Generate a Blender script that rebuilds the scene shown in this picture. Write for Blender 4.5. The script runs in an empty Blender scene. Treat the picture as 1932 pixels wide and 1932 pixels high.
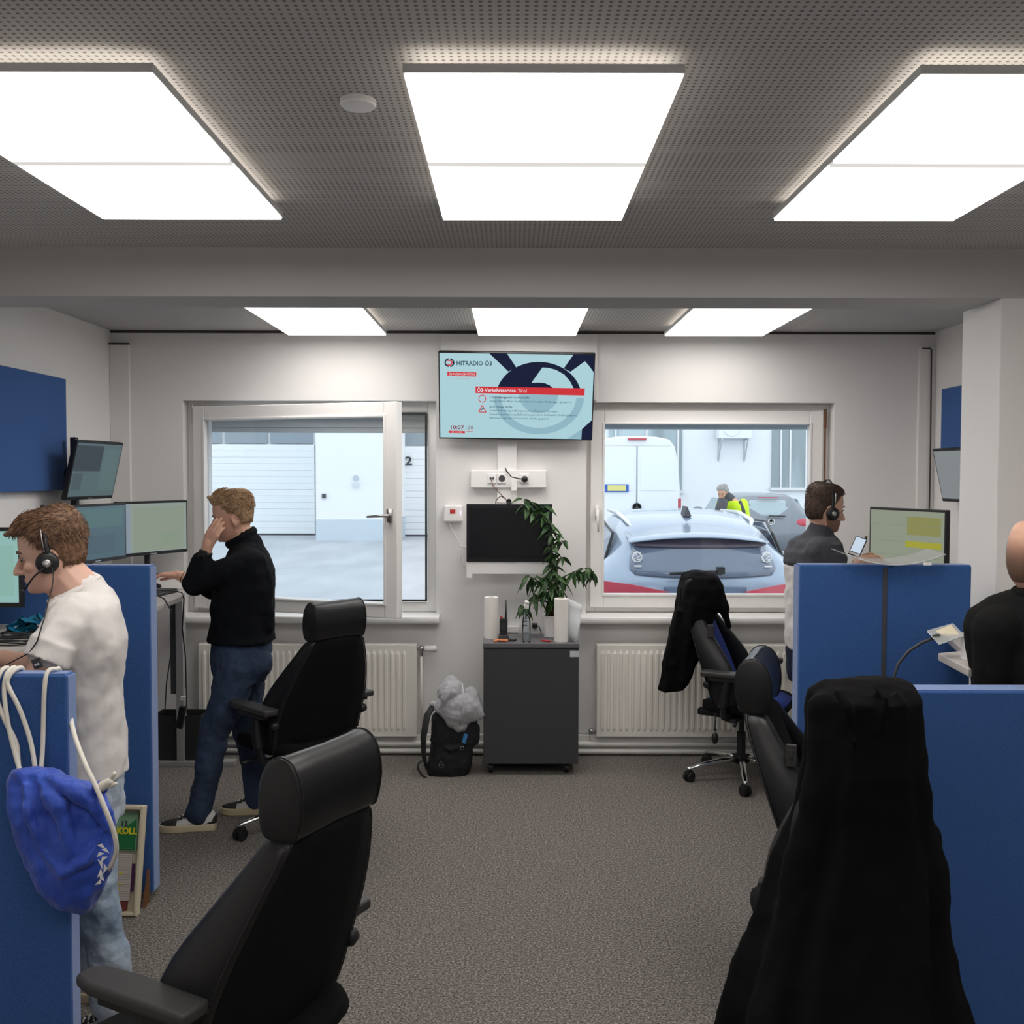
import bpy, bmesh, math, random
from mathutils import Vector, Matrix, noise
PI = math.pi
S = bpy.context.scene
COL = S.collection

# ------------------------------------------------------------------ camera
CAM = Vector((0.0, 0.0, 1.8))
FPX = 1860.0
cd = bpy.data.cameras.new('camera')
cam = bpy.data.objects.new('camera', cd); COL.objects.link(cam)
cd.sensor_fit = 'HORIZONTAL'; cd.sensor_width = 36.0
cd.lens = 36.0 * FPX / 1932.0
cd.clip_start = 0.05; cd.clip_end = 300
PITCH = math.atan(71 / FPX); ROLL = math.radians(0.13)
RM = Matrix.Rotation(PI / 2 - PITCH, 3, 'X') @ Matrix.Rotation(ROLL, 3, 'Z')
cam.matrix_world = Matrix.Translation(CAM) @ RM.to_4x4()
S.camera = cam

def W(px, py, Y):
    """point of the room seen at photo pixel (px, py) standing at distance Y"""
    d = RM @ Vector(((px - 966) / FPX, -(py - 966) / FPX, -1.0))
    return CAM + d * (Y / d.y)

# ------------------------------------------------------------------ world, exposure
wd = bpy.data.worlds.new('overcast_sky'); S.world = wd
wd.use_nodes = True
bg = wd.node_tree.nodes['Background']
bg.inputs['Color'].default_value = (0.92, 0.965, 1.0, 1)
bg.inputs['Strength'].default_value = 1.42
S.view_settings.view_transform = 'Standard'
S.view_settings.look = 'None'
S.view_settings.gamma = 1
S.view_settings.exposure = 0.32
S.view_settings.use_curve_mapping = False
LAMP = 5.2          # radiance of the ceiling luminaires

# ------------------------------------------------------------------ materials
def mat(name, col, rough=0.6, metal=0.0, spec=None, emit=None, estr=1.0, bump=None, vary=None, trans=0, ior=1.45, sheen=0, coat=0):
    m = bpy.data.materials.new(name); m.use_nodes = True
    nt = m.node_tree; b = nt.nodes['Principled BSDF']
    b.inputs['Base Color'].default_value = (*col, 1)
    b.inputs['Roughness'].default_value = rough
    b.inputs['Metallic'].default_value = metal
    b.inputs['IOR'].default_value = ior
    if spec is not None: b.inputs['Specular IOR Level'].default_value = spec
    if emit: b.inputs['Emission Color'].default_value = (*emit, 1); b.inputs['Emission Strength'].default_value = estr
    if trans: b.inputs['Transmission Weight'].default_value = trans
    if sheen: b.inputs['Sheen Weight'].default_value = sheen; b.inputs['Sheen Roughness'].default_value = .5
    if coat: b.inputs['Coat Weight'].default_value = coat
    if bump or vary:
        tc = nt.nodes.new('ShaderNodeTexCoord')
    if bump:      # (scale, strength, distance[, stretch])
        n = nt.nodes.new('ShaderNodeTexNoise'); n.inputs['Scale'].default_value = bump[0]; n.inputs['Detail'].default_value = 4
        src = tc.outputs['Object']
        if len(bump) > 3:
            mp = nt.nodes.new('ShaderNodeMapping'); mp.inputs['Scale'].default_value = bump[3]
            nt.links.new(src, mp.inputs['Vector']); src = mp.outputs['Vector']
        nt.links.new(src, n.inputs['Vector'])
        bp = nt.nodes.new('ShaderNodeBump'); bp.inputs['Strength'].default_value = bump[1]; bp.inputs['Distance'].default_value = bump[2]
        nt.links.new(n.outputs['Fac'], bp.inputs['Height']); nt.links.new(bp.outputs['Normal'], b.inputs['Normal'])
    if vary:      # (scale, col2[, stretch, lo, hi])
        n = nt.nodes.new('ShaderNodeTexNoise'); n.inputs['Scale'].default_value = vary[0]; n.inputs['Detail'].default_value = 3
        src = tc.outputs['Object']
        if len(vary) > 2 and vary[2]:
            mp = nt.nodes.new('ShaderNodeMapping'); mp.inputs['Scale'].default_value = vary[2]
            nt.links.new(src, mp.inputs['Vector']); src = mp.outputs['Vector']
        nt.links.new(src, n.inputs['Vector'])
        r = nt.nodes.new('ShaderNodeValToRGB')
        lo, hi = (vary[3], vary[4]) if len(vary) > 4 else (.4, .6)
        r.color_ramp.elements[0].position = lo; r.color_ramp.elements[1].position = hi
        r.color_ramp.elements[0].color = (*col, 1); r.color_ramp.elements[1].color = (*vary[1], 1)
        nt.links.new(n.outputs['Fac'], r.inputs['Fac']); nt.links.new(r.outputs['Color'], b.inputs['Base Color'])
    return m

def emis(name, col, s=1.0):
    k = 1.0 if name.startswith('luminaire') else .82
    return mat(name, (0, 0, 0), .3, emit=col, estr=s * k, spec=.2)

def srgb(r, g, b):
    f = lambda c: ((c / 255) / 12.92) if c <= 10 else (((c / 255) + .055) / 1.055) ** 2.4
    return (f(r), f(g), f(b))

M = {}
M['wall'] = mat('wall_paint', (.82, .80, .785), .9, bump=(60, .08, .002))
M['wallL'] = M['wall']
M['ceil_plain'] = mat('ceiling_paint', (.50, .492, .488), .95)
M['upvc'] = mat('white_upvc', (.90, .88, .86), .38)
M['white_gloss'] = mat('white_enamel', (.86, .84, .80), .35)
M['radiator'] = mat('radiator_enamel', (.90, .87, .80), .4)
M['sill'] = mat('sill_white', (.90, .88, .86), .35)
M['gasket'] = mat('black_gasket', (.03, .03, .03), .6)
M['blue'] = mat('blue_felt', (.031, .092, .27), .95, bump=(700, .5, .002), vary=(420, (.045, .124, .35)), sheen=.12, spec=.3)
M['blue_strip'] = mat('blue_felt_edge', (.085, .19, .46), .9, bump=(700, .5, .002), vary=(500, (.11, .20, .48)), sheen=.5)
M['desk'] = mat('desk_grey_laminate', (.55, .51, .48), .45)
M['desk_metal'] = mat('desk_leg_metal', (.42, .41, .41), .4, metal=.3)
M['anth'] = mat('anthracite', (.05, .05, .056), .5)
M['cab'] = mat('cabinet_grey', (.050, .050, .054), .5)
M['cabtop'] = mat('cabinet_top_grey', (.14, .135, .145), .45)
M['black'] = mat('black_plastic', (.012, .012, .013), .45)
M['black_matte'] = mat('black_matte_plastic', (.02, .02, .021), .7)
M['leather'] = mat('black_leather', (.009, .009, .010), .38, bump=(260, .15, .001))
M['chfab'] = mat('black_chair_fabric', (.006, .006, .0065), .97, spec=.2, bump=(900, .4, .001))
M['chblue'] = mat('blue_chair_fabric', (.012, .035, .22), .9, bump=(500, .4, .001))
M['armpad'] = mat('armrest_rubber', (.035, .033, .033), .5, bump=(500, .15, .0008))
M['chrome'] = mat('chrome', (.75, .75, .75), .14, metal=1)
M['steel'] = mat('brushed_steel', (.5, .49, .48), .35, metal=1)
M['skin'] = mat('skin', (.60, .34, .24), .5, bump=(300, .08, .0006), vary=(9, (.64, .36, .26)))
M['skin2'] = mat('skin_pale', (.68, .42, .32), .5, bump=(300, .08, .0006), vary=(9, (.72, .42, .32)))
M['skin3'] = mat('skin_bald', (.60, .34, .24), .45, bump=(300, .08, .0006), vary=(9, (.66, .38, .27)))
M['lip'] = mat('lip', (.42, .15, .12), .5)
M['hairA'] = mat('hair_dark_blond', (.27, .155, .08), .6, vary=(90, (.45, .29, .16), (1, 1, 1)))
M['hairB'] = mat('hair_brown', (.11, .055, .03), .6, vary=(80, (.22, .12, .065)))
M['hairC'] = mat('hair_dark_brown', (.035, .018, .012), .65, vary=(80, (.08, .042, .026)))
M['hairD'] = mat('hair_grey', (.35, .34, .33), .7)
M['stubble'] = mat('stubble_skin', (.17, .095, .065), .8, vary=(300, (.30, .17, .12)))
M['eyew'] = mat('eye_white', (.36, .31, .29), .5)
M['iris'] = mat('eye_iris', (.03, .025, .02), .2)
M['tee'] = mat('white_tshirt', (.74, .70, .67), .9, bump=(9, .4, .02, (1, 1, .7)))
M['teegrey'] = mat('charcoal_jersey', (.055, .055, .066), .95, bump=(12, .45, .02))
M['teelight'] = mat('light_grey_jersey', (.66, .63, .61), .95, bump=(12, .45, .02))
M['sweat'] = mat('black_fleece', (.007, .008, .010), .97, spec=.15, bump=(9, .35, .02))
M['knit'] = mat('black_knit', (.009, .009, .009), .97, spec=.15, bump=(160, .5, .003))
M['jeans'] = mat('dark_blue_trousers', (.024, .040, .078), .9, bump=(10, .6, .03), vary=(5, (.040, .062, .115)))
M['jeansL'] = mat('light_washed_jeans', (.20, .28, .38), .9, bump=(16, .6, .02), vary=(7, (.58, .64, .70), (1, 1, .5), .35, .7))
M['jeansD'] = mat('navy_jeans', (.008, .014, .038), .9, bump=(12, .6, .03))
M['coat'] = mat('black_coat_fabric', (.0045, .0042, .0045), .97, spec=.12, bump=(10, .35, .02, (1, 1, .35)))
M['shoe_w'] = mat('white_shoe_canvas', (.62, .60, .57), .8)
M['sole'] = mat('cream_rubber_sole', (.60, .50, .33), .7)
M['rope'] = mat('white_cord', (.74, .70, .62), .8, bump=(300, .4, .002))
M['bag'] = mat('royal_blue_nylon', (.018, .06, .40), .6, bump=(16, .8, .02, (1, 1, .45)), vary=(10, (.03, .09, .52)), sheen=.2)
M['paper'] = mat('paper_towel', (.88, .85, .80), .9, bump=(200, .2, .001))
M['white'] = mat('white_plastic', (.86, .84, .83), .4)
M['leaf'] = mat('leaf_green', (.018, .055, .014), .4, vary=(18, (.05, .115, .03)))
M['stem'] = mat('plant_stem', (.05, .075, .03), .7)
M['soil'] = mat('plant_trunk', (.06, .03, .02), .9)
M['red'] = mat('red_plastic', (.55, .03, .03), .4)
M['orange'] = mat('orange_plastic', (.8, .3, .12), .6)
M['cream'] = mat('cream_plastic', (.68, .60, .44), .45)
M['grey_quilt'] = mat('grey_quilted_cloth', (.40, .40, .42), .7, bump=(120, .8, .006, (1, 1, 2.5)), sheen=.3)
M['bpack'] = mat('black_backpack_nylon', (.008, .008, .011), .8, bump=(20, .5, .01))
M['strapblue'] = mat('blue_strap', (.05, .22, .5), .6)
M['teal'] = mat('teal_plastic_film', (.01, .16, .28), .3)
M['brown'] = mat('brown_wood', (.16, .07, .03), .6)
M['ext_wall'] = mat('exterior_render_white', (.84, .86, .88), .9)
M['plinth'] = mat('exterior_plinth_grey', (.56, .64, .70), .9)
M['gdoor'] = mat('garage_door_panel', (.80, .84, .86), .5)
M['gwin'] = mat('garage_window', (.26, .31, .35), .25)
M['asphalt'] = mat('asphalt', (.37, .40, .435), .95, vary=(1.3, (.46, .49, .53), (1, .3, 1), .3, .7), bump=(90, .3, .01))
M['dark'] = mat('dark_grey', (.06, .06, .07), .6)
M['suv'] = mat('car_paint_grey_blue', (.30, .37, .47), .25, metal=.25, coat=.6)
M['golf'] = mat('car_paint_dark_grey', (.20, .22, .25), .3, metal=.3, coat=.5)
M['van'] = mat('van_paint_white', (.82, .86, .90), .35, coat=.3)
M['carglass'] = mat('car_glass', (.13, .16, .22), .08, coat=.5)
M['carglassL'] = mat('car_glass_light', (.36, .44, .48), .1)
M['tail'] = mat('tail_light', (.50, .05, .08), .2, coat=.5)
M['tyre'] = mat('tyre', (.02, .02, .02), .8)
M['hivis'] = mat('hi_vis_yellow', (.62, .85, .02), .7, emit=(.5, .8, 0), estr=.0)
M['plateY'] = mat('plate_yellow', (.75, .70, .25), .5)
M['plateB'] = mat('plate_blue', (.03, .12, .5), .5)
M['silver'] = mat('silver_aluminium', (.70, .70, .70), .3, metal=.6)
M['screen_off'] = mat('screen_black_glass', (.010, .011, .015), .3)
M['tag'] = mat('label_paper', (.6, .62, .64), .6)
M['line'] = mat('dark_gap', (.06, .05, .045), .9)
M['wb'] = mat('whiteboard_grey', (.52, .55, .57), .5)
M['greenC'] = mat('calendar_green', (.02, .19, .06), .6)
M['greenL'] = mat('calendar_pale_green', (.22, .40, .25), .6)
M['yellow'] = mat('calendar_yellow', (.75, .68, .03), .6)
M['purple'] = mat('purple_card', (.10, .03, .10), .6)
M['palepaper'] = mat('printed_paper', (.62, .56, .52), .8)
M['textink'] = mat('dark_ink', (.04, .045, .06), .8)

def glassmat(name, tint=(.95, .98, 1), gl=.06, rough=.02):
    m = bpy.data.materials.new(name); m.use_nodes = True; nt = m.node_tree
    nt.nodes.remove(nt.nodes['Principled BSDF']); out = nt.nodes['Material Output']
    t = nt.nodes.new('ShaderNodeBsdfTransparent'); t.inputs['Color'].default_value = (*tint, 1)
    g = nt.nodes.new('ShaderNodeBsdfGlossy'); g.inputs['Roughness'].default_value = rough; g.inputs['Color'].default_value = (1, 1, 1, 1)
    f = nt.nodes.new('ShaderNodeFresnel'); f.inputs['IOR'].default_value = 1.35
    mx = nt.nodes.new('ShaderNodeMixShader'); nt.links.new(f.outputs[0], mx.inputs[0])
    nt.links.new(t.outputs[0], mx.inputs[1]); nt.links.new(g.outputs[0], mx.inputs[2]); nt.links.new(mx.outputs[0], out.inputs['Surface'])
    return m
M['pane'] = glassmat('window_glass')
M['clear'] = mat('clear_plastic', (.62, .63, .62), .15); M['clear'].node_tree.nodes['Principled BSDF'].inputs['Alpha'].default_value = .38
M['bottle'] = glassmat('clear_bottle', (.86, .90, .93))
M['sheet'] = mat('thin_paper_sheet', (.75, .78, .80), .9)

def fadestubble(zlo, zhi):
    m = mat('shaved_hair_shadow', (.13, .075, .05), .8); nt = m.node_tree; b = nt.nodes['Principled BSDF']
    tc = nt.nodes.new('ShaderNodeTexCoord'); sp = nt.nodes.new('ShaderNodeSeparateXYZ'); nt.links.new(tc.outputs['Object'], sp.inputs[0])
    mr = nt.nodes.new('ShaderNodeMapRange'); mr.interpolation_type = 'SMOOTHSTEP'
    mr.inputs['From Min'].default_value = zhi; mr.inputs['From Max'].default_value = zlo; mr.inputs['To Min'].default_value = 0; mr.inputs['To Max'].default_value = .62
    nt.links.new(sp.outputs[2], mr.inputs['Value']); nt.links.new(mr.outputs[0], b.inputs['Alpha']); return m

def carpet():
    m = mat('carpet_grey_brown', (.2, .18, .16), .98); nt = m.node_tree; b = nt.nodes['Principled BSDF']
    tc = nt.nodes.new('ShaderNodeTexCoord')
    n = nt.nodes.new('ShaderNodeTexNoise'); n.inputs['Scale'].default_value = 115; n.inputs['Detail'].default_value = 6; n.inputs['Roughness'].default_value = .85
    r = nt.nodes.new('ShaderNodeValToRGB'); e = r.color_ramp.elements
    e[0].position = .38; e[0].color = (.018, .016, .015, 1); e[1].position = .62; e[1].color = (.47, .43, .385, 1)
    k = e.new(.5); k.color = (.140, .125, .112, 1)
    nt.links.new(tc.outputs['Object'], n.inputs['Vector']); nt.links.new(n.outputs['Fac'], r.inputs['Fac']); nt.links.new(r.outputs['Color'], b.inputs['Base Color'])
    bp = nt.nodes.new('ShaderNodeBump'); bp.inputs['Strength'].default_value = .6; bp.inputs['Distance'].default_value = .004
    nt.links.new(n.outputs['Fac'], bp.inputs['Height']); nt.links.new(bp.outputs['Normal'], b.inputs['Normal'])
    return m
M['carpet'] = carpet()

def perforated():
    m = mat('perforated_ceiling_board', (.52, .508, .50), .95); nt = m.node_tree; b = nt.nodes['Principled BSDF']
    L = nt.links.new
    tc = nt.nodes.new('ShaderNodeTexCoord'); sp = nt.nodes.new('ShaderNodeSeparateXYZ'); L(tc.outputs['Object'], sp.inputs[0])
    def mth(op, a, bb=None):
        n = nt.nodes.new('ShaderNodeMath'); n.operation = op
        for i, v in enumerate((a, bb)):
            if v is None: continue
            if isinstance(v, (int, float)): n.inputs[i].default_value = v
            else: L(v, n.inputs[i])
        return n.outputs[0]
    def cell(o):
        a = mth('MULTIPLY', o, 1 / .018); a = mth('FRACT', a); return mth('SUBTRACT', a, .5)
    x = cell(sp.outputs[0]); y = cell(sp.outputs[1])
    d = mth('SQRT', mth('ADD', mth('MULTIPLY', x, x), mth('MULTIPLY', y, y)))
    h = mth('LESS_THAN', d, .235)
    mx = nt.nodes.new('ShaderNodeMixRGB'); L(h, mx.inputs['Fac'])
    mx.inputs['Color1'].default_value = (.52, .508, .50, 1); mx.inputs['Color2'].default_value = (.20, .19, .185, 1)
    L(mx.outputs[0], b.inputs['Base Color'])
    return m
M['perf'] = perforated()

# ------------------------------------------------------------------ mesh helpers
def org(o):
    v = Vector((0, 0, 0))
    while o: v += o.location; o = o.parent
    return v

class MB:
    def __init__(s): s.v = []; s.f = []
    def add(s, vs, fs):
        b = len(s.v); s.v += [Vector(p) for p in vs]; s.f += [tuple(i + b for i in f) for f in fs]; return s
    def box(s, c, d, R=None):
        c = Vector(c); x, y, z = d[0] / 2, d[1] / 2, d[2] / 2
        vs = [Vector((i, j, k)) for k in (-z, z) for j in (-y, y) for i in (-x, x)]
        if R is not None: vs = [R @ p for p in vs]
        return s.add([p + c for p in vs], [(0, 2, 3, 1), (4, 5, 7, 6), (0, 1, 5, 4), (2, 6, 7, 3), (0, 4, 6, 2), (1, 3, 7, 5)])
    def bb(s, x0, x1, y0, y1, z0, z1): return s.box(((x0 + x1) / 2, (y0 + y1) / 2, (z0 + z1) / 2), (abs(x1 - x0), abs(y1 - y0), abs(z1 - z0)))
    def loft(s, rings, cap=True, closed=True):
        n = len(rings[0]); b = len(s.v)
        for r in rings: s.v += [Vector(p) for p in r]
        for i in range(len(rings) - 1):
            for j in range(n if closed else n - 1):
                k = (j + 1) % n
                s.f.append((b + i * n + j, b + i * n + k, b + (i + 1) * n + k, b + (i + 1) * n + j))
        if cap:
            s.f.append(tuple(b + j for j in range(n))[::-1]); s.f.append(tuple(b + (len(rings) - 1) * n + j for j in range(n)))
        return s
    def tube(s, pts, r, n=8, cap=True, flat=None):
        pts = [Vector(p) for p in pts]; m = len(pts)
        rs = r if isinstance(r, (list, tuple)) else [r] * m
        rings = []; up = None
        for i, p in enumerate(pts):
            t = (pts[min(i + 1, m - 1)] - pts[max(i - 1, 0)]).normalized()
            if up is None:
                up = Vector((0, 0, 1)) if abs(t.z) < .9 else Vector((0, 1, 0))
            a = t.cross(up).normalized(); c = a.cross(t).normalized(); up = c
            fa, fc = (1, 1) if flat is None else flat
            rings.append([p + a * math.cos(q * 2 * PI / n) * rs[i] * fa + c * math.sin(q * 2 * PI / n) * rs[i] * fc for q in range(n)])
        return s.loft(rings, cap)
    def cone(s, p, q, r1, r2, n=12):
        """round cone: capsule with two radii"""
        p = Vector(p); q = Vector(q); t = q - p
        if t.length < 1e-6: t = Vector((0, 0, 1e-4))
        u = t.normalized()
        pts = []; rs = []
        for k in (80, 55, 28): a = math.radians(k); pts.append(p - u * r1 * math.sin(a)); rs.append(r1 * math.cos(a))
        pts += [p, q]; rs += [r1, r2]
        for k in (28, 55, 80): a = math.radians(k); pts.append(q + u * r2 * math.sin(a)); rs.append(r2 * math.cos(a))
        return s.tube(pts, rs, n)
    def ell(s, c, r, R=None, nu=16, nv=10):
        c = Vector(c); r = (r, r, r) if isinstance(r, (int, float)) else r
        vs = []; fs = []
        for i in range(1, nv):
            a = PI * i / nv
            for j in range(nu):
                b = 2 * PI * j / nu
                p = Vector((r[0] * math.sin(a) * math.cos(b), r[1] * math.sin(a) * math.sin(b), r[2] * math.cos(a)))
                vs.append((R @ p if R is not None else p) + c)
        t = Vector((0, 0, r[2])); b_ = Vector((0, 0, -r[2]))
        vs.append((R @ t if R is not None else t) + c); vs.append((R @ b_ if R is not None else b_) + c)
        T = len(vs) - 2
        for i in range(nv - 2):
            for j in range(nu):
                k = (j + 1) % nu
                fs.append((i * nu + j, (i + 1) * nu + j, (i + 1) * nu + k, i * nu + k))
        for j in range(nu):
            k = (j + 1) % nu
            fs.append((T, j, k)); fs.append((T + 1, (nv - 2) * nu + k, (nv - 2) * nu + j))
        return s.add(vs, fs)
    def lathe(s, c, prof, n=24, axis='Z'):
        c = Vector(c); rings = []
        for r, h in prof:
            ring = []
            for j in range(n):
                a = 2 * PI * j / n; x, y = r * math.cos(a), r * math.sin(a)
                ring.append(c + (Vector((x, y, h)) if axis == 'Z' else Vector((x, h, y)) if axis == 'Y' else Vector((h, x, y))))
            rings.append(ring)
        return s.loft(rings)
    def prism(s, poly, d):
        """poly: list of 3-D points (planar), extruded by vector d"""
        poly = [Vector(p) for p in poly]; d = Vector(d)
        return s.loft([poly, [p + d for p in poly]])
    def quad(s, a, b, c, d): return s.add([a, b, c, d], [(0, 1, 2, 3)])
    def build(s, name, m, parent=None, smooth=False, bevel=0, sub=0, seg=2, world=True, auto=False):
        o_ = org(parent) if (parent and world) else Vector((0, 0, 0))
        me = bpy.data.meshes.new(name); me.from_pydata([tuple(p - o_) for p in s.v], [], s.f)
        bm = bmesh.new(); bm.from_mesh(me); bmesh.ops.recalc_face_normals(bm, faces=bm.faces); bm.to_mesh(me); bm.free()
        if isinstance(m, (list, tuple)):
            for k in m: me.materials.append(k)
        else: me.materials.append(m)
        o = bpy.data.objects.new(name, me); COL.objects.link(o)
        if parent: o.parent = parent
        if smooth: me.polygons.foreach_set('use_smooth', [True] * len(me.polygons))
        if bevel:
            md = o.modifiers.new('bevel', 'BEVEL'); md.width = bevel; md.segments = seg; md.limit_method = 'ANGLE'; md.angle_limit = math.radians(40)
            if not smooth:
                me.polygons.foreach_set('use_smooth', [True] * len(me.polygons))
                wn = o.modifiers.new('wn', 'WEIGHTED_NORMAL'); wn.keep_sharp = True
        if sub:
            md = o.modifiers.new('sub', 'SUBSURF'); md.levels = sub; md.render_levels = sub
        return o

def tag(o, label=None, cat=None, group=None, kind=None):
    if label: o['label'] = label
    if cat: o['category'] = cat
    if group: o['group'] = group
    if kind: o['kind'] = kind
    return o

def thing(name, label, cat, loc=(0, 0, 0), group=None, rz=0, kind=None):
    o = bpy.data.objects.new(name, None); COL.objects.link(o); o.location = loc; o.rotation_euler = (0, 0, rz)
    o.empty_display_size = .1
    return tag(o, label, cat, group, kind)

def copy_tree(o, parent=None):
    c = o.copy(); COL.objects.link(c); c.parent = parent
    for ch in list(o.children): copy_tree(ch, c)
    return c

def text(s, size, m, parent, T, name='lettering', ext=.0004, align='LEFT', bold=0, sx=1.0):
    """T: 4x4 placing the text plane (x along writing, y up the letters)"""
    cu = bpy.data.curves.new(name, 'FONT'); cu.body = s; cu.size = size; cu.extrude = ext; cu.align_x = align; cu.offset = bold
    cu.resolution_u = 2
    t = bpy.data.objects.new(name, cu)
    me = bpy.data.meshes.new_from_object(t); bpy.data.objects.remove(t); bpy.data.curves.remove(cu)
    me.transform(Matrix.Diagonal((sx, 1, 1, 1))); me.transform(T); me.transform(Matrix.Translation(-org(parent)))
    me.materials.clear(); me.materials.append(m)
    o = bpy.data.objects.new(name, me); COL.objects.link(o); o.parent = parent
    return o

def struct(mb, name, m, **k): return tag(mb.build(name, m, **k), kind='structure')

def remesh(o, vox, smooth=4, disp=None, seed=0, fac=.5):
    md = o.modifiers.new('re', 'REMESH'); md.mode = 'VOXEL'; md.voxel_size = vox; md.use_smooth_shade = True
    if smooth:
        sm = o.modifiers.new('sm', 'SMOOTH'); sm.factor = fac; sm.iterations = smooth
    if disp:
        for i, (sz, st) in enumerate(disp):
            tx = bpy.data.textures.new('folds', 'CLOUDS'); tx.noise_scale = sz; tx.noise_depth = 1
            d = o.modifiers.new('folds%d' % i, 'DISPLACE'); d.texture = tx; d.strength = st; d.mid_level = .5; d.texture_coords = 'LOCAL'
    return o
# ================================================================== ROOM SHELL
XL, XR, YB, YF, ZC = -2.56, 2.69, 6.32, -2.6, 2.71
struct(MB().bb(XL - .1, XR + .1, YF - .1, YB + .05, -.1, 0), 'floor', M['carpet'])
struct(MB().bb(XL, XR, YF, 4.0, ZC, ZC + .08), 'ceiling', M['perf'])
cb = MB().bb(XL, -1.52, 4.26, YB + .1, ZC, ZC + .08).bb(1.75, XR, 4.26, YB + .1, ZC, ZC + .08)
struct(cb, 'ceiling', M['ceil_plain'])
struct(MB().bb(-1.52, 1.75, 4.26, YB + .1, ZC + .001, ZC + .08), 'ceiling', M['perf'])
struct(MB().bb(XL, XR, 4.0, 4.26, 2.512, ZC + .08), 'trim_beam', M['ceil_plain'], bevel=.004)
struct(MB().bb(XL - .1, XL, YF, YB + .3, 0, ZC + .08), 'wall_left', M['wall'])
struct(MB().bb(XR, XR + .1, YF, YB + .3, 0, ZC + .08), 'wall_right', M['wall'])
struct(MB().bb(XL - .1, XR + .1, YF - .1, YF, 0, ZC + .08), 'wall_front', M['wall'])
# back wall with its two window openings
LW = (-2.107, -.486, .895, 2.268); RW = (.476, 2.06, .895, 2.262)
wb = MB(); y0, y1 = YB, YB + .3
wb.bb(XL - .1, LW[0], y0, y1, 0, ZC + .08); wb.bb(LW[1], RW[0], y0, y1, 0, ZC + .08); wb.bb(RW[1], XR + .1, y0, y1, 0, ZC + .08)
for w in (LW, RW):
    wb.bb(w[0], w[1], y0, y1, 0, w[2]); wb.bb(w[0], w[1], y0, y1, w[3], ZC + .08)
struct(wb, 'wall_back', M['wall'])
# pillar standing under the beam on the right
struct(MB().bb(1.968, XR, 4.0, 4.34, 0, 2.515), 'trim_pillar', M['wall'], bevel=.006)
# boxed strips in the corners, shadow gap under the ceiling
struct(MB().bb(XL, -2.435, YB - .03, YB, .12, 2.62), 'trim_1', M['wall'], bevel=.004)
struct(MB().bb(2.585, XR, YB - .03, YB, .12, 2.62), 'trim_2', M['wall'], bevel=.004)
struct(MB().bb(-.455, .54, YB - .028, YB, 2.27, 2.69), 'trim_3', M['wall'], bevel=.004)
struct(MB().bb(XL, XR, YB - .012, YB, 2.695, ZC), 'trim_4', M['line'])
struct(MB().bb(XL, -2.43, YB - .036, YB - .028, 2.618, 2.628).bb(2.60, 2.655, YB - .036, YB - .028, 2.60, 2.608), 'trim_5', M['line'])
struct(MB().bb(-.095, .03, YB - .045, YB, 1.62, 2.05), 'trim_6', M['white'], bevel=.004)
struct(MB().bb(XL, XR, YB - .012, YB, .12, .125).bb(XL, XR, YB - .045, YB, .0, .125), 'baseboard_back', M['wall'], bevel=.006)
struct(MB().bb(XL, XL + .014, YF, YB, 0, .07), 'baseboard_left', M['wall'])
struct(MB().bb(XR - .014, XR, YF, YB, 0, .07), 'baseboard_right', M['wall'])

# ------------------------------------------------------------------ windows
def ringframe(mb, x0, x1, z0, z1, w, y0, y1):
    mb.bb(x0, x0 + w, y0, y1, z0, z1); mb.bb(x1 - w, x1, y0, y1, z0, z1)
    mb.bb(x0 + w, x1 - w, y0, y1, z0, z0 + w); mb.bb(x0 + w, x1 - w, y0, y1, z1 - w, z1)
    return mb
# window 1 (left), sash standing open into the room
w1 = thing('window_1', None, None, (-1.3, 6.42, .93), kind='structure')
ringframe(MB(), -2.107, -.486, .90, 2.268, .065, 6.42, 6.50).build('window_frame', M['upvc'], w1, bevel=.004)
ringframe(MB(), -2.035, -.553, .97, 2.198, .012, 6.40, 6.425).build('seal', M['gasket'], w1)
MB().bb(-2.05, -.54, 6.50, 6.58, 2.105, 2.2).bb(-2.05, -.54, 6.51, 6.56, 2.072, 2.105).build('roller_shutter', mat('shutter_grey', (.50, .52, .53), .5), w1, bevel=.003)
MB().bb(-2.15, -.45, 6.60, 6.75, .86, .89).build('outer_sill', M['silver'], w1)
sash = MB(); sw, sh, sm_ = 1.455, 1.30, .088
ringframe(sash, 0, sw, 0, sh, sm_, -.035, .035)
sb = ringframe(MB(), sm_ - .012, sw - sm_ + .012, sm_ - .012, sh - sm_ + .012, .014, -.042, .042)
ang = -math.radians(19.5)
RS = Matrix.Translation((-2.045, 6.395, .932)) @ Matrix.Rotation(ang, 4, 'Z')
def place(mb, T): mb.v = [T @ p for p in mb.v]; return mb
so = place(sash, RS).build('sash', M['upvc'], w1, bevel=.006)
place(sb, RS).build('glazing_bead', M['upvc'], so, bevel=.003)
place(MB().bb(.08, sw - .08, -.008, .008, .08, sh - .08), RS).build('pane', M['pane'], so)
hd = MB().bb(sw - .06, sw - .03, -.055, -.035, .58, .66)
hd.tube([(sw - .045, -.05, .62), (sw - .045, -.09, .62)], .010, 10).tube([(sw - .045, -.088, .62), (sw - .10, -.09, .618), (sw - .175, -.086, .612)], [.010, .009, .006], 10)
place(hd, RS).build('window_handle', M['steel'], so, smooth=True)
# hinges
MB().tube([(-2.065, 6.39, 2.12), (-2.065, 6.39, 2.245)], .009, 8).tube([(-2.06, 6.39, .94), (-2.06, 6.39, 1.02)], .009, 8).bb(-2.06, -1.99, 6.385, 6.395, .935, .945).build('hinge', M['steel'], w1)
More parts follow.
